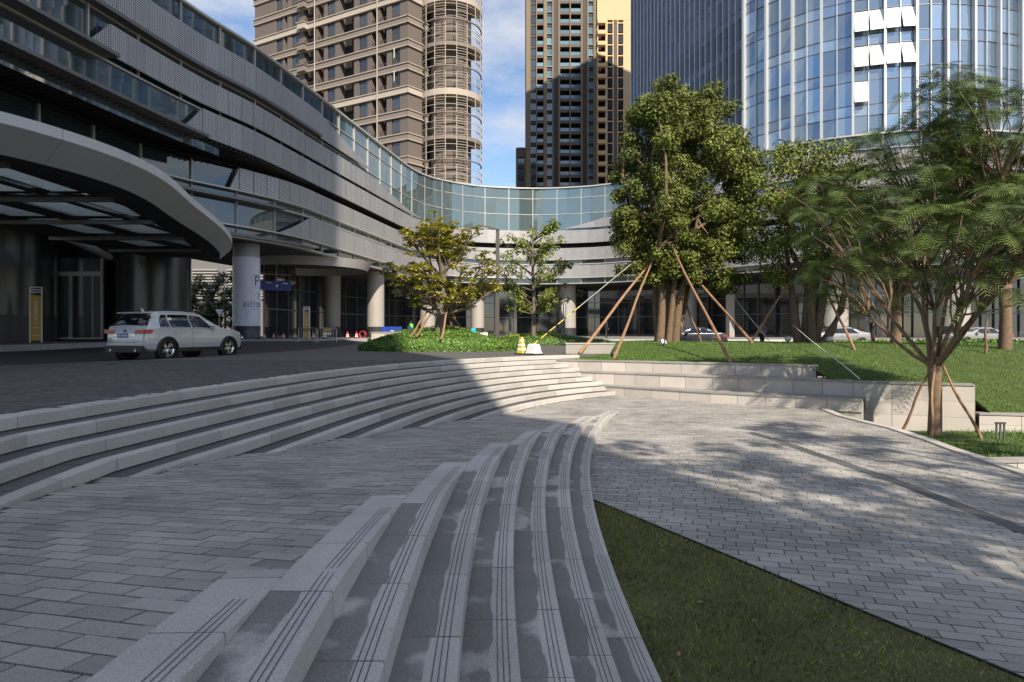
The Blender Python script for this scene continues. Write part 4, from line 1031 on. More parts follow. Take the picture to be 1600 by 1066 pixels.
# big camphor tree
bx, by = .240 * 36, 36.; bz = lh(bx, by)
t1 = thing('camphor_tree', 'largest tree, a dense broad camphor with several trunks on the mound', 'tree', (bx, by, bz))
cc = (.268 * 36, 36.0, 9.2); cl = egg(cc, 3.75, 3.6, 5.6, 300, .62, .5, .95, 2.3)
cl = [(c, r) for c, r in cl if not (c[2] < 5 and abs(c[0] - cc[0]) > 2.9)]
cl = [(c, r) for c, r in cl if math.sin(c[0] * 1.7 + 1) * math.sin(c[1] * 1.3) * math.sin(c[2] * 1.5 + .5) > -.38]
cl += egg((cc[0] - .5, cc[1], 13.6), 1.9, 1.9, 1.3, 26, .3, .4, .7) + egg((cc[0] + 3.2, cc[1], 9.5), .9, 1.6, 3.2, 24, .3, .4, .7) + egg((cc[0] - 3.0, cc[1], 7.5), .9, 1.6, 3.0, 24, .3, .4, .7) + egg((cc[0], cc[1], 5.4), 3.3, 3.0, 1.7, 75, .35, .4, .75) + egg((cc[0] + 2.0, cc[1] - 1, 4.0), 1.3, 1.2, .8, 12, .2, .35, .6) + egg((cc[0] - 2.6, cc[1] - .5, 4.3), 1.0, 1.2, .9, 12, .2, .35, .6)
mb = MB(); ends = []
for k in range(7):
    a = k * .9 + .3; b0 = Vector((bx + .55 * math.cos(a), by + .4 * math.sin(a), bz - .1)); b1 = Vector((bx + .3 + 1.3 * math.cos(a), by + 1.2 * math.sin(a), 4.6 + random.random() * 1.4)); pts = limb(mb, b0, b1, .20 if k % 2 else .27, .13, .06)
    for j in range(5):
        c = random.choice(cl)[0]; q = limb(mb, pts[-1], c, .13, .03, .12, 5, 5); c2 = random.choice(cl)[0]
        if (Vector(c2) - q[2]).length < 3.5: limb(mb, q[2], c2, .07, .02, .1, 4, 4)
mb.build('trunk', 'bark', t1, True)
crown('crown', cl, 310, .088, 'leaf_camphor', t1)
# thinner camphor beside it
bx, by = .465 * 33, 33.; bz = lh(bx, by)
t2 = thing('camphor_tree', 'thinner open camphor tree with leaning trunks right of the largest tree', 'tree', (bx, by, bz))
cl = egg((.460 * 33, 33, 7.1), 3.5, 3.0, 3.9, 185, .4, .4, .8, 2.1); mb = MB()
for k, (dx, tx, tz) in enumerate(((-.45, -1.0, 5.6), (-.15, -.3, 6.6), (.25, 1.1, 5.8), (.55, 2.0, 5.0), (.05, .5, 7.2))):
    pts = limb(mb, (bx + dx, by + random.uniform(-.4, .4), bz - .1), (bx + tx, by + random.uniform(-.8, .8), tz), .24, .10, .05)
    for j in range(6): limb(mb, pts[random.choice((2, 3, 4, 5))], random.choice(cl)[0], .07, .02, .12, 4, 5)
mb.build('trunk', 'bark', t2, True); crown('crown', cl, 150, .09, 'leaf_camphor', t2)
# feathery trees
def frond_set(tips, per, length, par, m='leaf_feather', name='crown'):
    V = []; T = []; NP = 10
    for tip, outd in tips:
        tt = rng.random()
        for k in range(per):
            a = rng.uniform(0, 2 * np.pi); d = np.array([math.cos(a), math.sin(a), rng.uniform(-.1, .7)]) + np.array(outd) * .45; d /= np.linalg.norm(d)
            L = length * rng.uniform(.7, 1.15); hz = np.array([d[0], d[1], 0]); hz /= np.linalg.norm(hz) + 1e-6; roll = rng.normal(0, .4); side = np.array([-hz[1], hz[0], 0.]) * math.cos(roll) + np.array([0, 0, math.sin(roll)]); tint = np.clip(tt * .5 + rng.random() * .5, .01, .99)
            u = np.linspace(0, 1, NP + 1); droop = rng.uniform(.35, .85)
            pos = np.array(tip) + np.outer(u * L, d) - np.outer(u ** 2 * L * droop, [0, 0, 1.])
            V += [pos[0] - side * .006, pos[0] + side * .006, pos[-1] + side * .003, pos[-1] - side * .003]; T.append(tint)
            for i in range(2, NP + 1):
                w = .30 * L * math.sin(math.pi * min(1, .12 + .86 * (1 - u[i]) ** .7)) ; dirn = pos[i] - pos[i - 1]; dirn /= np.linalg.norm(dirn)
                for s in (-1, 1):
                    e = pos[i] + side * s * w + dirn * w * .6 - np.array([0, 0, .16 * w]); hb = dirn * L * .018
                    V += [pos[i] - hb, pos[i] + hb, e + hb * .35, e - hb * .35]; T.append(tint)
    V = np.array(V); return link(name, np_mesh(name, V, np.arange(len(V)).reshape(-1, 4), m, np.array(T)), par, world=True)
def feather_tree(label, base, fork_z, spread, top, n_br, sub, per, length, trunk_r, seed=1):
    random.seed(seed); base = Vector(base); t = thing('feathery_tree', label, 'tree', base); mb = MB(); tips = []
    fork = Vector((base.x, base.y, fork_z)); mb.tube([base - Vector((0, 0, .15)), base.lerp(fork, .5) + Vector((.03, 0, 0)), fork, fork + Vector((0, 0, .15))], [trunk_r * 1.15, trunk_r, trunk_r * 1.1, trunk_r * .6], 12)
    for k in range(n_br):
        a = 2 * math.pi * k / n_br + random.uniform(-.2, .2); rr = spread * random.uniform(.35, 1.0); zt = fork_z + (top - fork_z) * (random.uniform(.22, .75) + .25 * (1 - rr / spread))
        e = Vector((base.x + rr * math.cos(a), base.y + rr * math.sin(a), zt)); m1 = fork + (e - fork) * .45 + Vector((0, 0, -.10 * rr)) + Vector((random.uniform(-.2, .2), random.uniform(-.2, .2), 0))
        pts = [fork + Vector((.12 * math.cos(a), .12 * math.sin(a), -.05)), fork + (m1 - fork) * .5 + Vector((0, 0, -.05 * rr)), m1, m1.lerp(e, .5), e]; mb.tube(pts, [trunk_r * .42, trunk_r * .34, trunk_r * .27, trunk_r * .2, trunk_r * .11], 7)
        tips.append((e, (math.cos(a) * .4, math.sin(a) * .4, .5))); tips.append((m1.lerp(e, .5) + Vector((0, 0, .1)), (math.cos(a) * .4, math.sin(a) * .4, .5)))
        for j in range(sub):
            st = pts[random.choice((2, 3, 3, 4))]; a2 = a + random.uniform(-1.1, 1.1); l2 = spread * random.uniform(.22, .5); e2 = st + Vector((l2 * math.cos(a2), l2 * math.sin(a2), random.uniform(.1, .95) * (top - st.z) * .75)); e2.z = min(e2.z, top)
            limb(mb, st, e2, trunk_r * .2, trunk_r * .07, .08, 4, 5); tips.append((e2, (math.cos(a2) * .5, math.sin(a2) * .5, .4)))
    mb.build('trunk', 'bark', t, True); frond_set([((p.x, p.y, p.z), o) for p, o in tips], per, length, t); return t
feather_tree('feathery tree on three wooden stakes in the bed by the plaza kerb', (11.75, 17.8, -1.93), .12, 3.05, 5.6, 10, 18, 14, .66, .16, seed=4)
feather_tree('tall dark feathery tree standing on the slope at the right edge', (20.8, 27, lh(20.8, 27)), 3.0, 4.0, 12.0, 12, 22, 15, .95, .22, seed=9)
feather_tree('feathery tree behind the staked one, half hidden by its crown', (17.4, 29, lh(17.4, 29)), 2.6, 3.7, 8.8, 11, 16, 14, .85, .2, seed=12)
random.seed(21)
# slim layered tree before the ring
bx, by = .033 * 44, 44.
t3 = thing('young_tree', 'slim young tree with layered open crown beside the street lamp', 'tree', (bx, by, .15)); mb = MB(); mb.tube([(bx, by, .1), (bx + .05, by, 3), (bx - .05, by, 6), (bx, by, 8.2)], [.17, .13, .08, .03], 8); cl = []
for k in range(46):
    z = random.uniform(2.6, 8.4); rr = 3.5 * (1 - ((z - 3.6) / 6.2) ** 2 if z > 3.6 else .75) ** .5 * random.uniform(.45, 1); a = random.uniform(0, 6.28); e = Vector((bx + rr * math.cos(a), by + rr * math.sin(a) * .8, z)); s = Vector((bx, by, max(2.2, z - .35 * rr - .4))); pts = limb(mb, s, e, .05, .012, .05, 4, 5)
    for p in pts[2:]: cl.append((tuple(p), random.uniform(.3, .5)))
mb.build('trunk', 'bark_grey', t3, True); crown('crown', cl, 95, .13, 'leaf_camphor', t3, .38)
# frangipani on the hedge island
bx, by = -.112 * 34.5, 34.5
t4 = thing('frangipani_tree', 'wide frangipani with yellow green leaf rosettes and bare twigs on the hedge island', 'tree', (bx, by, .1)); mb = MB(); tips = []
mb.tube([(bx - .1, by, .1), (bx - .05, by, 1.0), (bx + .1, by, 1.9), (bx + .15, by, 3.2), (bx + .05, by, 4.6), (bx + .2, by, 6.0)], [.36, .30, .28, .20, .14, .07], 10)
prim = [(random.uniform(1.2, 3.4), random.uniform(2.2, 4.8), random.uniform(1.7, 2.6)) for _ in range(24)] + [(random.uniform(.5, 2.3) * (1.15 - .12 * k / 3), random.uniform(5.0, 7.7), random.uniform(3.0, 4.8)) for k in range(18)]
for k, (rr, z, z0) in enumerate(prim):
    a = k * 2.4 + random.uniform(-.3, .3); s0 = Vector((bx + .1, by, z0)); e = Vector((bx + rr * math.cos(a), by + rr * math.sin(a) * .8, z)); m1 = s0.lerp(e, .5) + Vector((random.uniform(-.15, .15), random.uniform(-.15, .15), -.22 * rr * .5)); mb.tube([s0, m1, e], [.085, .06, .035], 6)
    for j in range(10):
        st = m1.lerp(e, random.uniform(.25, 1)); d = Vector((math.cos(a) * .5 + random.gauss(0, .7), math.sin(a) * .4 + random.gauss(0, .6), random.uniform(.1, 1.0))).normalized(); L = random.uniform(.35, .8); q = st + d * L; mb.tube([st, st + d * L * .5 + Vector((0, 0, -.05)), q], [.028, .024, .018], 4); tips.append((q, d))
mb.build('trunk', 'bark_grey', t4, True)
V = []; T = []
for q, d in tips:
    bare = q.z > 7.0 and random.random() < .6
    if bare or random.random() < .12: continue
    tt = random.random()
    for k in range(17):
        a = random.uniform(0, 6.28); ld = np.array([math.cos(a), math.sin(a), random.uniform(-.25, .6)]); ld /= np.linalg.norm(ld); L = random.uniform(.26, .44); sd_ = np.cross(ld, [0, 0, 1.]); sd_ /= np.linalg.norm(sd_); p0 = np.array(q); w = L * .17
        V += [p0, p0 + ld * L * .55 + sd_ * w + [0, 0, .02], p0 + ld * L - [0, 0, .05], p0 + ld * L * .55 - sd_ * w + [0, 0, .02]]; T.append(min(.99, max(.01, tt * .6 + random.random() * .4)))
V = np.array(V); link('crown', np_mesh('crown', V, np.arange(len(V)).reshape(-1, 4), 'leaf_plumeria', np.array(T)), t4, world=True)
# trees out of frame on the right, whose crowns dapple the lower plaza
for i, (x, y, h, lab) in enumerate(((9.2, -5.5, 13.6, 'broad tree just outside the frame that dapples the lower plaza'), (13.2, -3.2, 13.8, 'leafy tree outside the frame beyond the plaza kerb'), (17.5, 0.0, 12.6, 'leafy tree outside the frame near the fern bed'), (12.4, -9.0, 14.2, 'leafy tree outside the frame nearest the shading tower'), (16.8, -6.5, 13.4, 'rearmost leafy tree outside the frame on the right'))):
    t = thing('shade_tree', lab, 'tree', (x, y, -2.2)); mb = MB(); cl = egg((x, y, h - 2.4), 3.4, 3.4, 2.4, 26, .3, .4, .85, 2.0); mb.tube([(x, y, -2.4), (x, y, 2), (x + .1, y, h - 3)], [.25, .2, .12], 8)
    for k in range(10): limb(mb, (x, y, random.uniform(2.5, h - 3)), random.choice(cl)[0], .08, .02, .1, 4, 5)
    mb.build('trunk', 'bark', t, True); crown('crown', cl, 70, .16, 'leaf_camphor', t)
# hedges
def hedge(name, label, c, rx, ry, h, n, m='leaf_hedge', rz=0., size=.055, flat=.5):
    t = thing(name, label, 'hedge', c); a = rng.uniform(0, 2 * np.pi, n); u = rng.random(n) ** .5; top = rng.random(n) < .72
    u = np.where(top, u, 1.); x = u * np.cos(a); y = u * np.sin(a); prof = (1 - .74 * u ** 1.7) * (1 + .06 * np.sin(7 * x + 3 * y) + .05 * np.sin(11 * y)); z = h * np.where(top, prof, prof * rng.random(n)); jit = rng.normal(0, .035, (n, 3))
    X, Y = x * rx, y * ry; P_ = np.c_[c[0] + X * math.cos(rz) - Y * math.sin(rz), c[1] + X * math.sin(rz) + Y * math.cos(rz), c[2] + z] + jit
    link('foliage', leaf_mesh('foliage', P_, np.c_[x, y, .7 + 0 * x] + rng.normal(0, .5, (n, 3)), size, m, rng.random(n) * .98 + .01, .55), t, world=True)
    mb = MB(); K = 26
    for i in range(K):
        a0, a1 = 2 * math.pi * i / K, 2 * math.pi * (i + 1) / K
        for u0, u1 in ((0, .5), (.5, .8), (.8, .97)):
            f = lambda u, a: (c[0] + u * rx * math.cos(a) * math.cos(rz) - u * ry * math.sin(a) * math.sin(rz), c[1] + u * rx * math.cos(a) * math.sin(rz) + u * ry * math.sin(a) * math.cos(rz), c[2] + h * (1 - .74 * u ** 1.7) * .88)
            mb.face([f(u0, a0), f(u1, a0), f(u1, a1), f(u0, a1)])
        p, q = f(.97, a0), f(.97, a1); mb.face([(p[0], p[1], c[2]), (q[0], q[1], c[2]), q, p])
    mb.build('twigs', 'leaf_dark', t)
hedge('clipped_hedge', 'rounded clipped hedge island round the frangipani tree', (-3.95, 34.6, -.02), 4.25, 2.6, 1.12, 34000)
hedge('low_hedge', 'low dark hedge strip behind the traffic cone', (2.6, 42.6, .1), 4.6, .9, .62, 9000, 'leaf_hedge', .05)
hedge('low_hedge', 'bright lime shrub bed under the young tree', (1.9, 46.5, .2), 3.4, 1.0, .72, 6000, 'leaf_lime', 0)
hedge('low_hedge', 'grassy hedge strip behind the frangipani in front of the low white wall', (-5.2, 44.5, .2), 4.8, .9, 1.15, 8000, 'leaf_hedge', 0)
hedge('low_hedge', 'long low hedge along the road behind the lawn', (27, 41.5, -.3), 17, 1.0, .75, 16000, 'leaf_hedge', -.12, .09)
# trees seen through the gap under the left wing
for i, (px, Y, zc, r, lab) in enumerate(((322, 78, 4.2, 3.6, 'dark tree seen through the opening left of the printed column'), (352, 84, 5.0, 3.2, 'second dark tree close behind the printed column'), (300, 86, 5.4, 3.4, 'dark tree beside the entrance drum in the opening'))):
    x = (px - 800) / F * Y; t = thing('background_tree', lab, 'tree', (x, Y, .33)); mb = MB(); mb.tube([(x, Y, .3), (x, Y, zc)], [.2, .1], 7); mb.build('trunk', 'bark', t); crown('crown', egg((x, Y, zc), r, r * .7, zc - 1.2, 40, .3, .5, .9, 2), 60, .2, 'leaf_dark', t)
bxx = at(455, 519, 88).x
t = thing('bare_tree', 'leafless grey tree under the blue overhead sign', 'tree', (bxx, 88, .33)); mb = MB(); mb.tube([(bxx, 88, .3), (bxx, 88, 3)], [.2, .15], 7)
for k in range(9): limb(mb, (bxx, 88, 2.6 + .2 * k), (bxx + random.uniform(-2, 2), 88 + random.uniform(-1, 1), random.uniform(6, 9)), .09, .02, .08)
mb.build('trunk', 'bark_grey', t)
bb = thing('annex_building', 'pale building with louvred openings seen behind the left wing', 'building', (-45, 100, .3))
mb = MB(); mb.box((-42, 104, 8), (70, 3, 15.5)); mb.build('wall', 'annex_wall_shaded', bb)
for x in (-49, -43.5, -38, -32.5, -27):
    mb = MB(); mb.box((x, 102.3, 3), (3, .5, 5)); mb.build('opening', 'dark_inside', bb)
    for z in np.arange(6.4, 11, .45): mb = MB(); mb.box((x, 102.2, z), (4, .3, .2)); mb.build('louver_slat', 'column_stone', bb)

# ------------------------------------------------------------------ stakes and guy lines
def pole(name, label, a, b, r, m, cat, group):
    a, b = Vector(a), Vector(b); o = MB(); d = b - a; n = 6
    o.tube([Vector((0, 0, 0)) + d * (i / n) + Vector((math.sin(i * 1.3) * .03, 0, 0)) for i in range(n + 1)], [r * (.80 - .2 * i / n + .06 * math.sin(i * 2.3)) for i in range(n + 1)], 8)
    return tag(link(name, o.mesh(name, m, True), None, loc=a), label, cat, group)
T1 = lambda px, py: at(px, py, 35.4)
g1 = 'wooden stakes bracing the largest tree'
def foot(px, Y, py=None):
    x = (px - 800) / F * Y; return Vector((x, Y, lh(x, Y) - .05))
pole('tree_stake', 'leftmost stake of the largest tree, slanting down to the concrete block', P(905, 553, .0), T1(1016, 410), .095, 'stake_wood', 'stake', g1)
pole('tree_stake', 'second stake of the largest tree, footed near the wall top', foot(958, 26.4), T1(1022, 400), .085, 'stake_wood', 'stake', g1)
pole('tree_stake', 'longest stake of the largest tree, reaching down to the wall coping', foot(1143, 23.2), T1(1046, 378), .085, 'stake_wood', 'stake', g1)
pole('tree_stake', 'rightmost stake of the largest tree, slanting over the dark car', foot(1177, 31.5), T1(1062, 405), .09, 'stake_wood', 'stake', g1)
pole('tree_stake', 'short rear stake of the largest tree, behind its trunks', foot(1096, 35), at(1070, 470, 36.5), .08, 'stake_wood', 'stake', g1)
g2 = 'wooden stakes bracing the thinner camphor tree'
pole('tree_stake', 'left stake of the thinner camphor tree, leaning right', foot(1172, 32.5), at(1236, 438, 33), .08, 'stake_wood', 'stake', g2)
pole('tree_stake', 'right stake of the thinner camphor tree, leaning left past the stone column', foot(1336, 27.5), at(1288, 448, 32), .08, 'stake_wood', 'stake', g2)
pole('tree_stake', 'thin short stake beside the red hydrant', foot(1302, 32), at(1285, 503, 33), .05, 'stake_wood', 'stake', g2)
g3 = 'wooden stakes bracing the feathery tree in the bed'
pole('tree_stake', 'left stake of the feathery tree, footed by the wall', (11.25, 18.5, -1.95), (11.65, 17.75, .10), .05, 'stake_wood', 'stake', g3)
pole('tree_stake', 'front upright stake close to the trunk of the feathery tree', (11.13, 17.0, -1.9), (11.60, 17.6, .06), .05, 'stake_wood', 'stake', g3)
pole('tree_stake', 'right stake of the feathery tree, slanting into the ferns', (12.20, 16.6, -1.85), (11.9, 17.7, .02), .05, 'stake_wood', 'stake', g3)
g4 = 'wooden stakes bracing the frangipani'
for lab, a, b in (('leftmost stake of the frangipani, leaning right', at(641, 527, 33.0), at(669, 484, 34)), ('second stake of the frangipani, close beside the leftmost', at(650, 527, 32.6), at(676, 486, 34)), ('front stake of the frangipani before its trunk', at(689, 531, 32.2), at(703, 466, 34)), ('right stake of the frangipani, leaning left', at(723, 520, 35.0), at(704, 484, 34.6)), ('thin rear stake of the frangipani', at(710, 520, 35.4), at(700, 492, 34.8))):
    pole('tree_stake', lab, a, b, .075, 'stake_wood', 'stake', g4)
pole('tree_stake', 'slim dark post standing on the slope right of the feathery tree', foot(1540, 26), at(1541, 500, 26.3), .07, 'bark', 'stake', None)
pole('guy_cable', 'pale guy cable from the thinner camphor down to the wall coping', at(1343, 592, 20.4), at(1238, 508, 31.5), .022, 'white_paint', 'cable', None)
pole('guy_cable', 'pale guy cable behind the rightmost stake of the largest tree', foot(1204, 33), at(1147, 465, 36), .025, 'white_paint', 'cable', None)
ra, rb = at(823, 547, 30), at(992, 408, 35)
gr_ = thing('guy_rope', 'guy rope with black and yellow tape running from the cone to the largest tree', 'rope', ra)
mb = MB(); mb.tube([ra, ra.lerp(rb, .5), rb], .025, 6); mb.build('rope', 'concrete', gr_)
for i in range(18):
    a, b = ra.lerp(rb, .02 + i * .024), ra.lerp(rb, .02 + (i + .86) * .024); mb = MB(); mb.tube([a, b], .028, 6); mb.build('tape_band', 'yellow' if i % 3 else 'plastic_black', gr_)

# ------------------------------------------------------------------ cars
def catmull(xs, ys, x): return float(np.interp(x, xs, ys))
def make_car(label, loc, rz, paint, suv=True, L=4.89, group=None, plate=False):
    car = thing('parked_car', label, 'car', loc, rz, group); W = .97 if suv else .90
    if suv:
        sx = [0, .05, .14, .30, .50, .80, 1.3, 1.9, 2.4, 2.75, 3.1, 3.5, 3.75, 4.2, 4.6, 4.8, 4.89]; st = [.86, 1.04, 1.15, 1.42, 1.64, 1.715, 1.745, 1.75, 1.72, 1.64, 1.42, 1.16, 1.13, 1.08, .99, .86, .70]
    else:
        sx = [0, .05, .2, .5, .9, 1.25, 1.6, 2.1, 2.6, 3.0, 3.4, 3.8, 4.2, 4.55, 4.7, 4.78]; st = [.75, .92, 1.02, 1.06, 1.16, 1.34, 1.42, 1.45, 1.42, 1.30, 1.10, .98, .93, .84, .72, .6]; L = 4.78
    hx = [0, .12, .4, 1., 2.5, 4.1, 4.6, L]; hy = [.78 * W, .90 * W, .97 * W, W, W, .98 * W, .88 * W, .66 * W]
    belt = 1.09 if suv else .93
    def sec(x):
        zt = catmull(sx, st, x); h = catmull(hx, hy, x); zb = min(belt + .04 * (1 - x / L), zt - .05); ht = h * (.93 if zt < belt + .12 else .93 - .20 * min(1, (zt - belt - .12) / .45))
        z0 = .30 + .10 * max(0, 1 - x / .35) + .06 * max(0, (x - L + .5) / .5)
        return [(h * .86, z0), (h * .96, z0 + .06), (h * .995, min(.58, zt - .2)), (h, min(.80, zt - .12)), (h * .975, zb), (ht + .02 * h, zb + (zt - zb) * .55), (ht * .97, zt - (zt - zb) * .18 - .01), (ht * .80, zt - .015), (ht * .4, zt), (0, zt + .008)]
    def S(x, v):
        p = sec(x); i = min(int(v), 8); f = v - i; return (p[i][0] + (p[i + 1][0] - p[i][0]) * f, p[i][1] + (p[i + 1][1] - p[i][1]) * f)
    wr = .375 if suv else .33; ax_ = ((.92, 3.85) if suv else (.98, 3.75))
    xs_ = np.linspace(0, L, 90); vs_ = np.linspace(0, 9, 37)
    mb = MB(); idx = {}
    bm = bmesh.new(); grid = {}
    for i, x in enumerate(xs_):
        for j, v in enumerate(vs_):
            y, z = S(x, v); grid[i, j, 1] = bm.verts.new((x, y, z)); grid[i, j, -1] = bm.verts.new((x, -y, z)) if y > 1e-4 else grid[i, j, 1]
    for s in (1, -1):
        for i in range(89):
            for j in range(36):
                q = [grid[i, j, s], grid[i + 1, j, s], grid[i + 1, j + 1, s], grid[i, j + 1, s]]
                c = sum((v.co for v in q), Vector()) / 4
                if any(math.hypot(c.x - a, c.z - wr) < wr + .055 for a in ax_) and abs(c.y) > .5: continue
                q2 = []
                for v in q:
                    if v not in q2: q2.append(v)
                if len(q2) > 2:
                    try: bm.faces.new(q2 if s == -1 else q2[::-1])
                    except ValueError: pass
    for i in (0, 89):
        ring = [grid[i, j, 1] for j in range(37)] + [grid[i, j, -1] for j in range(35, -1, -1)]; f = bm.faces.new(ring if i == 0 else ring[::-1])
    bmesh.ops.recalc_face_normals(bm, faces=bm.faces[:])
    me = bpy.data.meshes.new('body'); bm.to_mesh(me); bm.free(); me.materials.append(MT[paint]); me.polygons.foreach_set('use_smooth', [True] * len(me.polygons)); link('body', me, car)
    def patch(name, m, x0, x1, v0, v1, s, n=12, k=5, off=.008, f0=None, f1=None):
        mb = MB(); 
        for i in range(n):
            for j in range(k):
                q = []
                for a, b in ((i, j), (i + 1, j), (i + 1, j + 1), (i, j + 1)):
                    vv = v0 + (v1 - v0) * b / k; xx = x0 + (x1 - x0) * a / n
                    if f0: xx = (x0 + f0 * (b / k)) + ((x1 + (f1 or 0) * (b / k)) - (x0 + f0 * (b / k))) * a / n
                    y, z = S(xx, vv); q.append((xx, s * (y + off), z + off * .5))
                mb.face(q if s < 0 else q[::-1])
        return mb.build(name, m, car, True, world=False)
    ws = ((.62, 1.02, .22, .02), (1.08, 1.98, .03, .03), (2.04, 3.02, .03, -.42)) if suv else ((1.2, 1.9, .3, .03), (1.95, 2.95, .03, -.35))
    for s in (1, -1):
        for a, b, f0, f1 in ws: patch('side_window', 'car_glass', a, b, 4.12, 5.85, s, f0=f0, f1=f1)
        mb = MB(); mb.tube([(x, s * (S(x, 4.05)[0] + .012), S(x, 4.05)[1]) for x in np.linspace(.6 if suv else 1.1, 3.1, 14)], .012, 5); mb.build('window_trim', 'chrome', car, True, world=False)
        for a in ax_:
            mb = MB(); mb.lathe([(wr + .03, -.02), (wr + .09, 0), (wr + .085, .04), (wr + .02, .05)], (0, 0, 0), 28, axis='Y')
            me = mb.mesh('wheel_arch', 'plastic_black', True)
            for v in me.vertices: v.co = Vector((v.co.x + a, s * (W - .035 + v.co.y), v.co.z + wr)); 
            o = link('wheel_arch', me, car)
            mb = MB(); mb.lathe([(.02, -.12), (wr + .05, -.12), (wr + .05, 0)], (a, 0, wr), 24, axis='Y')
            me = mb.mesh('arch_liner', 'plastic_black')
            for v in me.vertices: v.co.y = s * (W - .10 + v.co.y)
            link('arch_liner', me, car)
        mb = MB(); mb.box((L * .49, s * (W - .03), .36), (2.2, .06, .14)); mb.build('sill', 'plastic_black', car, world=False)
        mb = MB(); mb.box((2.98, s * (W + .07), belt + .06), (.16, .2, .14)); mb.build('mirror', paint, car, world=False)
        for x in (1.35, 2.3): mb = MB(); mb.box((x, s * (W + .012), belt - .12), (.2, .03, .035)); mb.build('door_handle', paint, car, world=False)
        for x in (1.16 if suv else 1.3, 2.02):
            mb = MB()
            for v0 in np.arange(1.1, 4.0, .25):
                y0, z0 = S(x, v0); y1, z1 = S(x, v0 + .25); mb.face([(x - .006, s * (y0 + .003), z0), (x + .006, s * (y0 + .003), z0), (x + .006, s * (y1 + .003), z1), (x - .006, s * (y1 + .003), z1)])
            mb.build('door_seam', 'plastic_black', car, world=False)
        for a in ax_:
            wh = link('wheel', None, car)
            wh.location = (a, s * (W - .13), wr)
            mb = MB(); mb.lathe([(wr * .66, .12), (wr * .93, .125), (wr, .09), (wr, -.09), (wr * .93, -.125), (wr * .66, -.12)], n=30, axis='Y'); link('tyre', mb.mesh('tyre', 'rubber', True), wh)
            mb = MB(); mb.lathe([(.01, .02), (wr * .25, .05), (wr * .28, .0)], n=20, axis='Y'); mb.lathe([(wr * .60, .06), (wr * .68, .115), (wr * .68, -.02)], n=30, axis='Y')
            for k in range(10):
                t = 2 * math.pi * k / 10 + (.12 if k % 2 else -.12); c = Vector((math.cos(t) * wr * .44, .06, math.sin(t) * wr * .44)); mb.box(c, (wr * .46, .03, .045), 0, 0., Matrix.Rotation(-t, 3, 'Y'))
            me = mb.mesh('rim', 'chrome')
            for v in me.vertices: v.co.y *= s
            link('rim', me, wh)
    def top_patch(name, x0, x1, v0):
        mb = MB(); n, k = 8, 12
        for i in range(n):
            for j in range(k):
                q = []
                for a, b in ((i, j), (i + 1, j), (i + 1, j + 1), (i, j + 1)):
                    xx = x0 + (x1 - x0) * a / n; t = -1 + 2 * b / k; y, z = S(xx, 9 - abs(t) * (9 - v0)); q.append((xx, math.copysign(y, t) if t else 0, z + .010))
                mb.face(q)
        mb.build(name, 'car_glass', car, True, world=False)
    top_patch('rear_window', *((.17, .46) if suv else (.95, 1.5)), 5.6); top_patch('windscreen', *((2.82, 3.46) if suv else (2.68, 3.36)), 5.6)
    for s in (1, -1):
        mb = MB(); ly = .52 * W; z0, z1 = (.92, 1.06) if suv else (.70, .84)
        mb.hexa([(-.012, s * ly, z0 + .02), (.30, s * .965 * W, z0 + .06), (.36, s * .90 * W, z0 + .06), (.06, s * ly, z0 + .02)], [(.01, s * ly, z1 - .04), (.34, s * .965 * W, z1 + .02), (.36, s * .88 * W, z1 + .02), (.08, s * ly, z1 - .04)])
        mb.box((.045, s * .68 * W, (z0 + z1) / 2), (.09, .40 * W, z1 - z0 - .02)); mb.box((.16, s * .885 * W, (z0 + z1) / 2 + .01), (.28, .10, z1 - z0)); mb.build('tail_light', 'lamp_red', car, world=False)
        mb = MB(); mb.box((L - .22, s * .70 * W, .76 if suv else .66), (.3, .3, .14), -s * .45); mb.build('headlight', 'glass_window', car, world=False)
    mb = MB(); mb.box((.06, 0, .40), (.20, 1.66 * W, .22)); mb.box((L - .06, 0, .38), (.2, 1.3 * W, .2)); mb.build('bumper_skirt', 'plastic_black', car, world=False)
    mb = MB(); mb.box((.0, 0, .56), (.05, 1.5 * W, .05)); mb.build('bumper_bar', paint, car, world=False)
    mb = MB(); mb.box((.02, 0, .88 if suv else .8), (.05, 1.0 * W, .04)); mb.build('tailgate_trim', 'chrome' if suv else paint, car, world=False)
    pl = MB(); pl.box((-.012, .06, .86 if suv else .66), (.02, .46, .15)); p_ = pl.build('number_plate', 'plate_blue', car, world=False)
    mk = MB()
    for k, w in enumerate((.05, .04, .012, .04, .04, .04, .04)): mk.box((-.026, .22 - k * .062, .86 if suv else .66), (.004, w, .07))
    mk.build('plate_mark', 'white_paint', p_, world=False)
    if suv:
        mb = MB(); mb.lathe([(.0, -.01), (.055, -.01), (.055, .01)], (0, 0, 0), 20, axis='Y'); me = mb.mesh('badge', 'plastic_black')
        for v in me.vertices: v.co = Vector((v.co.y + .015, v.co.x, v.co.z + 1.02))
        bd = link('badge', me, car)
        for sy, sz in ((1, 1), (-1, -1)):
            mb = MB(); mb.face([(.0, 0, 1.02), (.0, sy * .04, 1.02), (.0, sy * .028, 1.02 + sz * .028), (.0, 0, 1.02 + sz * .04)]); mb.build('badge_quarter', 'white_paint', bd, world=False)
        me = text_mesh('X5', .10, 'chrome', 'model_lettering', .004); o = link('model_lettering', me, car, loc=(.005, -.48, 1.01)); o.rotation_euler = (R(90), 0, R(-90))
        mb = MB(); mb.box((.42, 0, 1.655), (.30, 1.28, .035), 0, 0, Matrix.Rotation(R(-6), 3, 'Y')); mb.build('roof_spoiler', paint, car, world=False)
        mb = MB(); mb.tube([(.75, 0, 1.72), (.68, 0, 1.80), (.66, 0, 1.81)], [.05, .02, .01], 6); mb.build('antenna_fin', paint, car, world=False)
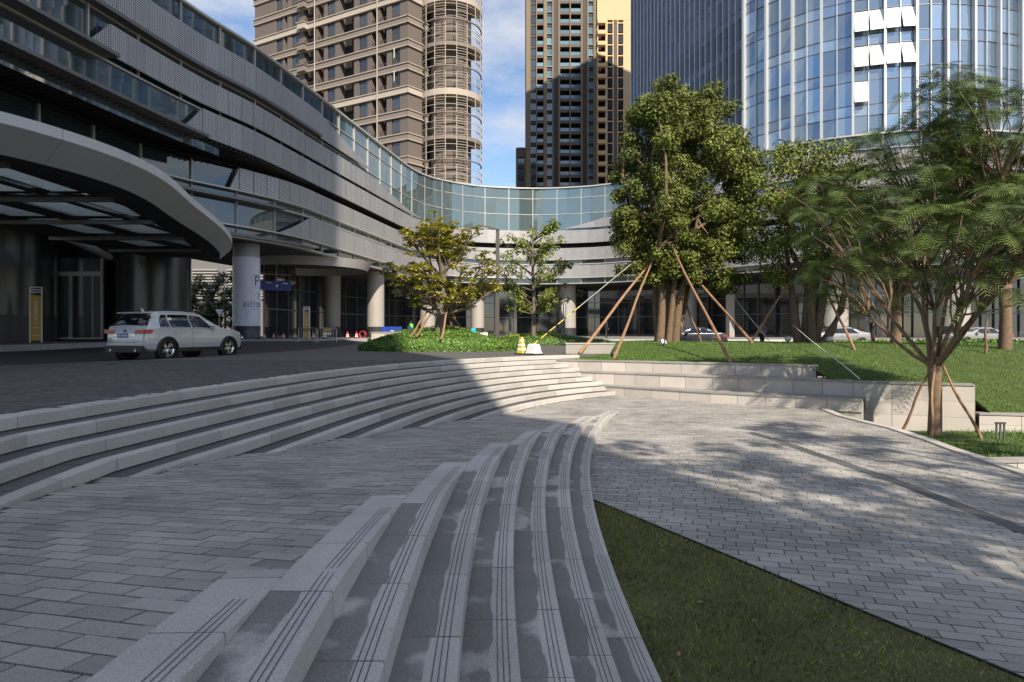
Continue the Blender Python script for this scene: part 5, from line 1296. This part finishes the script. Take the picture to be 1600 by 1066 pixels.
        for s in (1, -1):
            mb = MB(); mb.tube([(.9, s * .62, 1.74), (1.1, s * .62, 1.775), (2.4, s * .62, 1.76), (2.6, s * .62, 1.71)], .018, 6); mb.build('roof_rail', 'plastic_black', car, world=False)
            mb = MB(); mb.tube([(-.06, s * .55, .36), (.1, s * .55, .36)], .05, 10); mb.build('exhaust_tip', 'chrome', car, world=False)
    return car
hd = Vector((1.49, 4.7)).normalized(); rz_ = math.atan2(hd.y, hd.x)
rw_ = Vector((-13.05, 24.15)); rgt = Vector((hd.y, -hd.x)); org = rw_ - hd * .99 - rgt * .93
make_car('white SUV with red tail lights parked under the entrance canopy', (org.x, org.y, -.088), rz_, 'car_silver', True, plate=True).scale = (1.08, 1.08, 1.08)
make_car('silver car behind the lawn near the man in a pale shirt', (24.6, 44.2, -.10), R(-178), 'car_grey', False, group='cars parked on the road behind the lawn')
make_car('dark saloon car behind the lawn between the two camphor trees', (15.6, 47.0, -.10), R(178), 'car_dark', False, group='cars parked on the road behind the lawn')
make_car('pale car at the far right behind the hedge', (37.0, 48.0, -.10), R(-176), 'car_grey', False, group='cars parked on the road behind the lawn')

# ------------------------------------------------------------------ people: one skinned body each
def person(label, loc, rz, shirt, trousers, hgt=1.7, stride=.12, arm=(.1, .15), extra=None, bend=0.):
    t = thing('person', label, 'person', loc, rz); k = hgt / 1.72
    J = {'pel': (0, 0, .95), 'chest': (bend * .5, 0, 1.30), 'neck': (bend * .8, 0, 1.47), 'head': (bend + .02, 0, 1.60), 'top': (bend + .02, 0, 1.69), 'kL': (stride * .7, .09, .50), 'aL': (stride * .4, .09, .08), 'tL': (stride * .4 + .17, .10, .03), 'kR': (-stride * .2, -.09, .50), 'aR': (-stride * 1.3, -.09, .09), 'tR': (-stride * 1.3 + .16, -.10, .03), 'hL': (0, .09, .90), 'hR': (0, -.09, .90),
         'sL': (bend * .7, .19, 1.40), 'eL': (bend * .6 - arm[0], .24, 1.13), 'wL': (bend * .5 + arm[0], .24, .88), 'fL': (bend * .5 + arm[0] + .03, .23, .78), 'sR': (bend * .7, -.19, 1.40), 'eR': (bend * .6 - .03, -.24, 1.13), 'wR': (bend * .5 + arm[1], -.24, .90), 'fR': (bend * .5 + arm[1] + .03, -.23, .80)}
    rad = {'pel': .145, 'chest': .155, 'neck': .055, 'head': .095, 'top': .07, 'kL': .065, 'aL': .045, 'tL': .04, 'kR': .065, 'aR': .045, 'tR': .04, 'hL': .095, 'hR': .095, 'sL': .065, 'eL': .045, 'wL': .032, 'fL': .032, 'sR': .065, 'eR': .045, 'wR': .032, 'fR': .032}
    E_ = [('pel', 'chest'), ('chest', 'neck'), ('neck', 'head'), ('head', 'top'), ('pel', 'hL'), ('pel', 'hR'), ('hL', 'kL'), ('kL', 'aL'), ('aL', 'tL'), ('hR', 'kR'), ('kR', 'aR'), ('aR', 'tR'), ('chest', 'sL'), ('sL', 'eL'), ('eL', 'wL'), ('wL', 'fL'), ('chest', 'sR'), ('sR', 'eR'), ('eR', 'wR'), ('wR', 'fR')]
    names = list(J); me = bpy.data.meshes.new('body'); me.from_pydata([tuple(c * k for c in J[n]) for n in names], [(names.index(a), names.index(b)) for a, b in E_], []); o = bpy.data.objects.new('body', me); C.objects.link(o)
    sk = o.modifiers.new('skin', 'SKIN'); 
    for i, n in enumerate(names): me.skin_vertices[0].data[i].radius = (rad[n] * k * (1.25 if n in ('chest', 'pel') else 1), rad[n] * k * (.85 if n in ('chest', 'pel') else 1)); me.skin_vertices[0].data[i].use_root = (n == 'pel')
    sb = o.modifiers.new('sub', 'SUBSURF'); sb.levels = 1; sb.render_levels = 1
    bpy.context.view_layer.update(); m2 = bpy.data.meshes.new_from_object(o.evaluated_get(bpy.context.evaluated_depsgraph_get())); bpy.data.objects.remove(o)
    m2.name = 'body'; m2.materials.clear()
    for mm in (shirt, trousers, 'skin', 'hair'): m2.materials.append(MT[mm])
    for p in m2.polygons:
        c = p.center / k; p.use_smooth = True
        if c.z > 1.48: p.material_index = 3 if (c.z > 1.60 or c.x < bend - .01) else 2
        elif c.z < .96 and abs(c.y) < .19: p.material_index = 1 if c.z > .1 else 3
        elif c.z < .90: p.material_index = 2
        else: p.material_index = 0
    link('body', m2, t)
    mb = MB(); hc = Vector(J['head']) * k
    mb.lathe([(.02, .10), (.06, .088), (.088, .04), (.092, -.01), (.075, -.05)], (hc.x - .015, hc.y, hc.z + .01), 14); mb.build('hair', 'hair', t, True, world=False)
    if extra: extra(t, k)
    return t
x, y = .563 * 29.5, 29.5
person('man in a pale long-sleeved shirt and dark trousers walking on the lawn', (x, y, lh(x, y)), R(185), 'shirt_pale', 'cloth_dark', 1.72, .14)
x = .147 * 60; person('person in dark clothes walking past the round column', (x, 60, .42), R(10), 'cloth_dark', 'cloth_dark', 1.68, .12)
x, y = .391 * 35.5, 35.5; person('person in patterned top beside the stake crossing', (x, y, lh(x, y) - .25), R(200), 'cloth_plaid', 'cloth_dark', 1.68, .05)
def vest(t, k): mb = MB(); mb.lathe([(.17, 1.05), (.19, 1.2), (.20, 1.36), (.12, 1.45)], (0, 0, 0), 14); mb.build('safety_vest', 'vest_green', t, True, world=False)
x = -.158 * 52; person('person in a green safety vest behind the blue sign boards', (x, 52, .2), R(150), 'cloth_dark', 'cloth_dark', 1.7, .05, extra=vest)

# ------------------------------------------------------------------ signs and street furniture
def totem(label, base, rz, h, chars):
    t = thing('sign_totem', label, 'sign', base, rz); w = h * .19
    for i, (dy, dh) in enumerate(((.22, 1.0), (.11, .955), (0, .91))):
        mb = MB(); hh = h * dh; b = .055
        for sx_ in (-1, 1): mb.box((sx_ * (w / 2 - b / 2) - .04 * (2 - i) * .5, dy, hh / 2), (b, .05, hh))
        mb.box((-.02 * (2 - i), dy, hh - b / 2), (w - 2 * b - .004, .05, b)); mb.build('frame', 'white_paint', t, world=False)
    mb = MB(); mb.box((0, .02, h * .44), (w - .12, .04, h * .80)); pn = mb.build('panel', 'sign_gold', t, world=False)
    for i, ch in enumerate(chars):
        me = text_mesh(ch, h * .062, 'white_paint'); o = link('lettering', me, pn, loc=(0, -.006, h * (.77 - i * .058))); o.rotation_euler = (R(90), 0, 0)
    mb = MB(); mb.box((0, -.004, h * .13), (w * .5, .004, h * .008)); mb.box((0, -.004, h * .265), (w * .48, .004, h * .012)); mb.build('small_print', 'white_paint', pn, world=False)
TX = '↑华润城展示中心'
totem('gold sign totem in white frames beside the tall glazed door', (at(56, 519, 40.5).x, 40.5, .30), R(24), 3.55, TX)
totem('gold sign totem in white frames behind the steel barriers', (at(479, 519, 54).x, 54, .38), R(4), 2.75, TX)
# printed column
pcx, pcy, pr = at(385, 519, 52).x, 52.0, 1.05
pc_o = thing('printed_column', 'round column wrapped in a pale parking banner with a letter P', 'column', (pcx, pcy, .4))
mb = MB(); mb.lathe([(pr - .03, 0), (pr - .03, 7.7)], (pcx, pcy, .4), 32); mb.build('shaft', 'column_stone', pc_o, True)
mb = MB(); mb.lathe([(pr + .02, 0), (pr + .02, 1.05), (pr - .02, 1.05)], (pcx, pcy, .4), 32); mb.build('column_base', 'stone_black', pc_o, True)
mb = MB(); mb.lathe([(pr, 1.06), (pr, 6.6)], (pcx, pcy, .4), 40); bn_ = mb.build('banner', 'banner', pc_o, True)
view = math.atan2(-pcy, -pcx)
def on_column(me, ang, z, name, m=None):
    for v in me.vertices:
        a = view + ang + v.co.x / pr; v.co = Vector((pcx + (pr + .008) * math.cos(a), pcy + (pr + .008) * math.sin(a), z + v.co.y))
    link(name, me, bn_, world=True)
on_column(text_mesh('P', 1.15, 'ink_blue'), .86, 5.05, 'lettering'); on_column(text_mesh('→', .8, 'ink_blue'), .88, 3.9, 'lettering'); on_column(text_mesh('前行200米', .52, 'ink_blue'), .85, 3.15, 'lettering')
for ang, kind in ((-.35, 'R'), (.62, 'O')):
    mb = MB(); pts = []
    if kind == 'O': pts = [(.62 * math.cos(t), .62 * math.sin(t)) for t in np.linspace(0, 6.28, 30)]
    else: pts = [(-.5, -.62), (-.5, .62), (.05, .62), (.3, .5), (.36, .25), (.25, .02), (-.1, -.05), (.1, -.05), (.55, -.62)]
    for i in range(len(pts) - 1):
        (x0, y0), (x1, y1) = pts[i], pts[i + 1]; d = Vector((x1 - x0, y1 - y0)).normalized() * .012; mb.face([(x0 - d.y, y0 + d.x, 0), (x1 - d.y, y1 + d.x, 0), (x1 + d.y, y1 - d.x, 0), (x0 + d.y, y0 - d.x, 0)])
    on_column(mb.mesh('outline_letter', 'ink_grey'), ang, 2.2, 'outline_letter')
mb = MB()
fr = [(-.48, -.52), (.48, -.52), (.48, .52), (-.48, .52), (-.48, -.52)]
for i in range(4):
    for s in range(6):
        x0, y0 = [fr[i][k] + (fr[i + 1][k] - fr[i][k]) * s / 6 for k in (0, 1)]; x1, y1 = [fr[i][k] + (fr[i + 1][k] - fr[i][k]) * (s + 1) / 6 for k in (0, 1)]; d = Vector((x1 - x0, y1 - y0)).normalized() * .015; mb.face([(x0 - d.y, y0 + d.x, 0), (x1 - d.y, y1 + d.x, 0), (x1 + d.y, y1 - d.x, 0), (x0 + d.y, y0 - d.x, 0)])
on_column(mb.mesh('sign_outline', 'ink_grey'), .86, 5.05, 'sign_outline')
# overhead blue sign
a, b = at(406, 452, 64), at(455, 452, 66); c = (a + b) / 2; rz_ = math.atan2((b - a).y, (b - a).x)
os_ = thing('overhead_sign', 'blue overhead direction sign hanging under the left wing', 'sign', (c.x, c.y, c.z), rz_)
mb = MB(); mb.box((0, 0, .35), ((b - a).length, .12, .95)); pn = mb.build('panel', 'sign_blue', os_, world=False)
mb = MB(); mb.box((0, 0, 2.1), (.12, .12, 2.6)); mb.box((0, 0, 1.5), ((b - a).length, .1, .1)); mb.build('hanger', 'steel_dark', os_, world=False)
mb = MB(); mb.box((-.7, -.065, .62), (.5, .005, .09)); mb.box((.95, -.065, .62), (.5, .005, .09)); mb.face([(.1, -.066, .15), (.25, -.066, .35), (.18, -.066, .35), (.18, -.066, .48), (.02, -.066, .48), (.02, -.066, .35), (-.05, -.066, .35)]); mb.build('sign_marks', 'white_paint', pn, world=False)
# blue boards on the ground
for i, (p0, p1, lab) in enumerate(((596, 619.5, 'larger blue parking board beside the lit column'), (620, 628, 'narrow blue parking board next to the larger one'), (637, 643, 'small dark blue board half hidden by the frangipani stakes'))):
    a, b = at(p0, 519, 50), at(p1, 519, 50); w = b.x - a.x; bo = thing('sign_board', lab, 'sign', ((a.x + b.x) / 2, 50, .34))
    mb = MB(); mb.box((0, 0, .55), (w, .06, 1.0)); pn = mb.build('panel', 'sign_blue', bo, world=False); mb = MB()
    for sx_ in (-1, 1): mb.box((sx_ * w * .4, .12, .2), (.04, .3, .4))
    mb.build('foot', 'steel_dark', bo, world=False)
    if i < 2:
        mb = MB(); x0 = -w / 2 + .12; mb.box((x0 + .09, -.032, .48), (.17, .004, .17)); mb.face([(x0, -.034, .22), (x0 + .1, -.034, .30), (x0 + .1, -.034, .25), (x0 + .26, -.034, .25), (x0 + .26, -.034, .19), (x0 + .1, -.034, .19), (x0 + .1, -.034, .14)][::-1])
        if i == 0: mb.box((.13, -.032, .48), (.56, .004, .14)); mb.box((.2, -.032, .22), (.42, .004, .08)); mb.box((.28, -.032, .72), (.32, .004, .06))
        mb.build('sign_marks', 'white_paint', pn, world=False)
# white notice boards with teal head by the hedge
for p0, p1, lab, teal in ((736.5, 743.5, 'small notice board with teal head behind the hedge', True), (750, 762, 'plain white notice board behind the hedge', False)):
    a, b = at(p0, 519, 41), at(p1, 519, 41); w = b.x - a.x; bo = thing('notice_board', lab, 'sign', ((a.x + b.x) / 2, 41, .1))
    mb = MB(); mb.box((0, 0, .55), (w, .05, .55)); mb.build('panel', 'white_paint', bo, world=False); mb = MB(); mb.box((0, .04, .4), (.05, .05, .8)); mb.build('post', 'steel_dark', bo, world=False)
    if teal: mb = MB(); mb.box((0, -.005, .98), (w, .06, .3)); mb.build('head_panel', 'sign_teal', bo, world=False)
lwh = thing('planter_wall', 'low cream planter wall behind the frangipani and notice boards', 'wall', (-5.5, 43.2, .1)); mb = MB(); mb.box((-5.6, 43.3, .5), (7.8, .3, .85)); mb.build('wall_body', 'wall_stone', lwh); mb = MB(); mb.box((-5.6, 43.3, .95), (7.9, .4, .06)); mb.build('coping', 'coping', lwh)
# concrete block at the lawn corner
cb = thing('planter_block', 'pale concrete block at the corner of the lawn', 'planter', (3.4, 29.3, 0)); mb = MB(); mb.box((3.6, 29.4, .2), (2.2, .7, .46), -.15); mb.build('block', 'concrete', cb); mb = MB(); mb.box((3.6, 29.4, .445), (2.26, .76, .05), -.15); mb.build('cap', 'wall_stone', cb)
# cones
def cone(label, loc, h, body, stripe, group=None, square=True, stripes=3):
    t = thing('traffic_cone', label, 'traffic cone', loc, 0, group); w = h * .34; mb = MB()
    n = 4 if square else 14; mb.lathe([(w * 1.15, 0), (w * 1.15, h * .06), (0, h * .06)], n=n); mb.build('base', 'plastic_black', t, world=False)
    mb = MB(); prof = [(w * .82 - w * .55 * q, h * (.06 + .90 * q)) for q in np.linspace(0, 1, 8)]; mb.lathe(prof + [(0, h * .97)], n=n); mb.build('cone_body', body, t, world=False)
    for k in range(stripes):
        q0, q1 = .18 + k * .27, .18 + k * .27 + .13; mb = MB(); mb.lathe([(w * .82 - w * .55 * q0 + .006, h * (.06 + .9 * q0)), (w * .82 - w * .55 * q1 + .006, h * (.06 + .9 * q1))], n=n); mb.build('reflective_band', stripe, t, world=False)
    return t
cone('yellow and white square cone standing by the top step', P(815, 553.5, 0.0), .78, 'yellow', 'white_paint')
mb = MB(); wb = thing('rope_weight', 'stubby white cone weight holding the taped rope', 'traffic cone', P(834, 554, 0)); mb.lathe([(.40, 0), (.40, .07), (.34, .08), (.26, .42), (.16, .46), (0, .47)], n=4); mb.build('cone_body', 'white_paint', wb, world=False); mb = MB(); mb.lathe([(.43, -.005), (.43, .05)], n=4); mb.build('base', 'plastic_black', wb, world=False)
for i, (px, Y, h) in enumerate(((413, 58, .5), (428, 62, .5), (443, 60, .5), (461, 57, .6), (490, 56, .6), (507, 53, .8), (543, 60, .62), (557, 60, .62))):
    cone(['red cone nearest the printed column', 'red cone second from the printed column', 'red cone third from the printed column', 'red cone left of the left barrier', 'red cone seen behind the left barrier', 'large red cone behind the right barrier', 'red cone right of the barriers', 'red cone beside the hose reel'][i], (at(px, 519, Y).x, Y, .40), h, 'red', 'white_paint', 'red cones under the left wing', False, 2)
hr = thing('hose_reel', 'coiled pale hose ring on the ground beside the lit column', 'hose', (at(566, 519, 60).x, 60, .4)); mb = MB()
for k in range(3): mb.tube([(.3 * math.cos(t) + .02 * k, .05 * k, .36 + .3 * math.sin(t)) for t in np.linspace(0, 6.28, 24)], .035, 6)
mb.build('hose_coil', 'lamp_red', hr, True, world=False); mb = MB(); mb.lathe([(.22, -.02), (.22, .02)], (0, .05, .36), 20, axis='Y'); mb.build('drum', 'white_paint', hr, world=False)
# crowd barriers
def barrier(label, a, b, yellow):
    a, b = Vector(a), Vector(b); d = b - a; t = thing('crowd_barrier', label, 'barrier', (a + b) / 2, math.atan2(d.y, d.x), 'steel crowd barriers'); w = d.length; mb = MB()
    mb.tube([(-w / 2, 0, 0), (-w / 2, 0, .98), (-w / 2 + .1, 0, 1.08), (w / 2 - .1, 0, 1.08), (w / 2, 0, .98), (w / 2, 0, 0)], .025, 6); mb.tube([(-w / 2, 0, .2), (w / 2, 0, .2)], .018, 6); mb.build('frame', 'steel', t, world=False)
    for x in np.linspace(-w / 2 + .22, w / 2 - .22, 8): mb = MB(); mb.tube([(x, 0, .2), (x, 0, 1.06)], .012, 5); mb.build('bar', 'steel', t, world=False)
    for s in (-1, 1): mb = MB(); mb.tube([(s * w / 2, -.25, .02), (s * w / 2, 0, .12), (s * w / 2, .25, .02)], .02, 5); mb.build('foot', 'steel', t, world=False)
    mb = MB(); mb.box((0, -.04, .93), (w * .42, .02, .22)); mb.build('plate', 'sign_gold', t, world=False)
    if yellow:
        for k in range(4): mb = MB(); mb.box((-w * .16 + k * w * .107, -.04, .66), (w * .085, .02, .22)); mb.build('white_plate', 'white_paint', t, world=False)
barrier('left steel barrier with a gold plate before the sign totem', (at(466, 519, 49.5).x, 49.5, -.02 + pz(49.5) - .09), (at(494.5, 519, 47.5).x, 47.5, pz(47.5) - .09), False)
barrier('right steel barrier with gold plate and white plates below it', (at(496.5, 519, 47.5).x, 47.5, pz(47.5) - .09), (at(526, 519, 48).x, 48, pz(48) - .09), True)
# lamp post, posts
lx = at(777.5, 519, 40).x
sl_ = thing('street_lamp', 'slim dark street lamp with one flat arm beside the young tree', 'street lamp', (lx, 40, .05)); mb = MB(); mb.box((0, 0, 3.65), (.22, .16, 7.4)); mb.build('pole', 'lamp_post', sl_, world=False); mb = MB(); mb.box((-.58, -.05, 7.45), (1.35, .16, .09), 0, 0, Matrix.Rotation(R(12), 3, 'Y')); mb.build('arm', 'lamp_post', sl_, world=False); mb = MB(); mb.box((-.85, -.05, 7.44), (.55, .13, .02), 0, 0, Matrix.Rotation(R(12), 3, 'Y')); mb.build('lamp_panel', 'white_paint', sl_, world=False); mb = MB(); mb.box((0, 0, .05), (.36, .36, .1)); mb.build('base_plate', 'steel_dark', sl_, world=False)
for px, Y, h, lab in ((797, 47, 2.2, 'grey metal post right of the street lamp'), (878, 52, 3.0, 'left of two grey posts before the round column'), (881.5, 52.5, 3.0, 'right of two grey posts before the round column')):
    t = thing('metal_post', lab, 'post', (at(px, 519, Y).x, Y, .25), 0, 'grey metal posts'); mb = MB(); mb.lathe([(.11, 0), (.11, h), (.09, h + .03), (0, h + .03)], n=14); mb.build('shaft', 'steel_dark', t, True, world=False); mb = MB(); mb.lathe([(.16, 0), (.16, .05), (.11, .06)], n=14); mb.build('collar', 'steel_dark', t, world=False)
t = thing('yield_sign', 'small triangular road sign on a post in the left opening', 'sign', (at(343, 519, 70).x, 70, .4)); mb = MB(); mb.tube([(0, 0, 0), (0, 0, 3.0)], .05, 8); mb.build('post', 'steel', t, world=False); mb = MB(); mb.hexa([(-.45, -.05, 3.0), (.45, -.05, 3.0), (.45, 0, 3.0), (-.45, 0, 3.0)], [(-.45, -.05, 3.06), (.45, -.05, 3.06), (.45, 0, 3.06), (-.45, 0, 3.06)]); mb.face([(-.45, -.052, 3.03), (0, -.052, 2.3), (.45, -.052, 3.03)]); mb.face([(-.45, .0, 3.03), (.45, .0, 3.03), (0, .0, 2.3)]); mb.build('plate', 'white_paint', t, world=False)
x, y = .486 * 33.5, 33.5
t = thing('fire_hydrant', 'small red hydrant on the lawn beside the thinner camphor', 'hydrant', (x, y, lh(x, y) - .03)); mb = MB(); mb.lathe([(.13, 0), (.13, .05), (.10, .06), (.10, .28), (.13, .29), (.12, .36), (.05, .42), (0, .43)], n=14); mb.build('barrel', 'red', t, True, world=False); mb = MB(); mb.tube([(-.2, 0, .2), (.2, 0, .2)], .055, 10); mb.build('outlet', 'red', t, True, world=False)
for i, (px, Y, lab) in enumerate(((1036, 31, 'white lawn spotlight in front of the largest tree'), (1231, 33, 'white lawn spotlight left of the leaning trunks'), (1297, 31.5, 'white lawn spotlight right of the red hydrant'))):
    x = (px - 800) / F * Y; t = thing('lawn_spotlight', lab, 'spotlight', (x, Y, lh(x, Y) - .02), .3, 'white spotlights on the lawn'); mb = MB(); mb.box((0, 0, .22), (.24, .18, .2), 0, 0, Matrix.Rotation(R(-25), 3, 'X')); mb.build('housing', 'white_paint', t, world=False); mb = MB(); mb.box((0, 0, .06), (.05, .05, .16)); mb.build('bracket', 'steel_dark', t, world=False)
t = thing('bollard_light', 'small dark metal garden light of three bars in the fern bed', 'garden light', (.763 * 16.6, 16.6, -1.85)); 
for x in (-.10, 0, .10): mb = MB(); mb.box((x, 0, .22), (.035, .035, .46)); mb.build('bar', 'steel_dark', t, world=False)
mb = MB(); mb.box((0, 0, .46), (.26, .06, .04)); mb.build('top_bar', 'steel_dark', t, world=False)
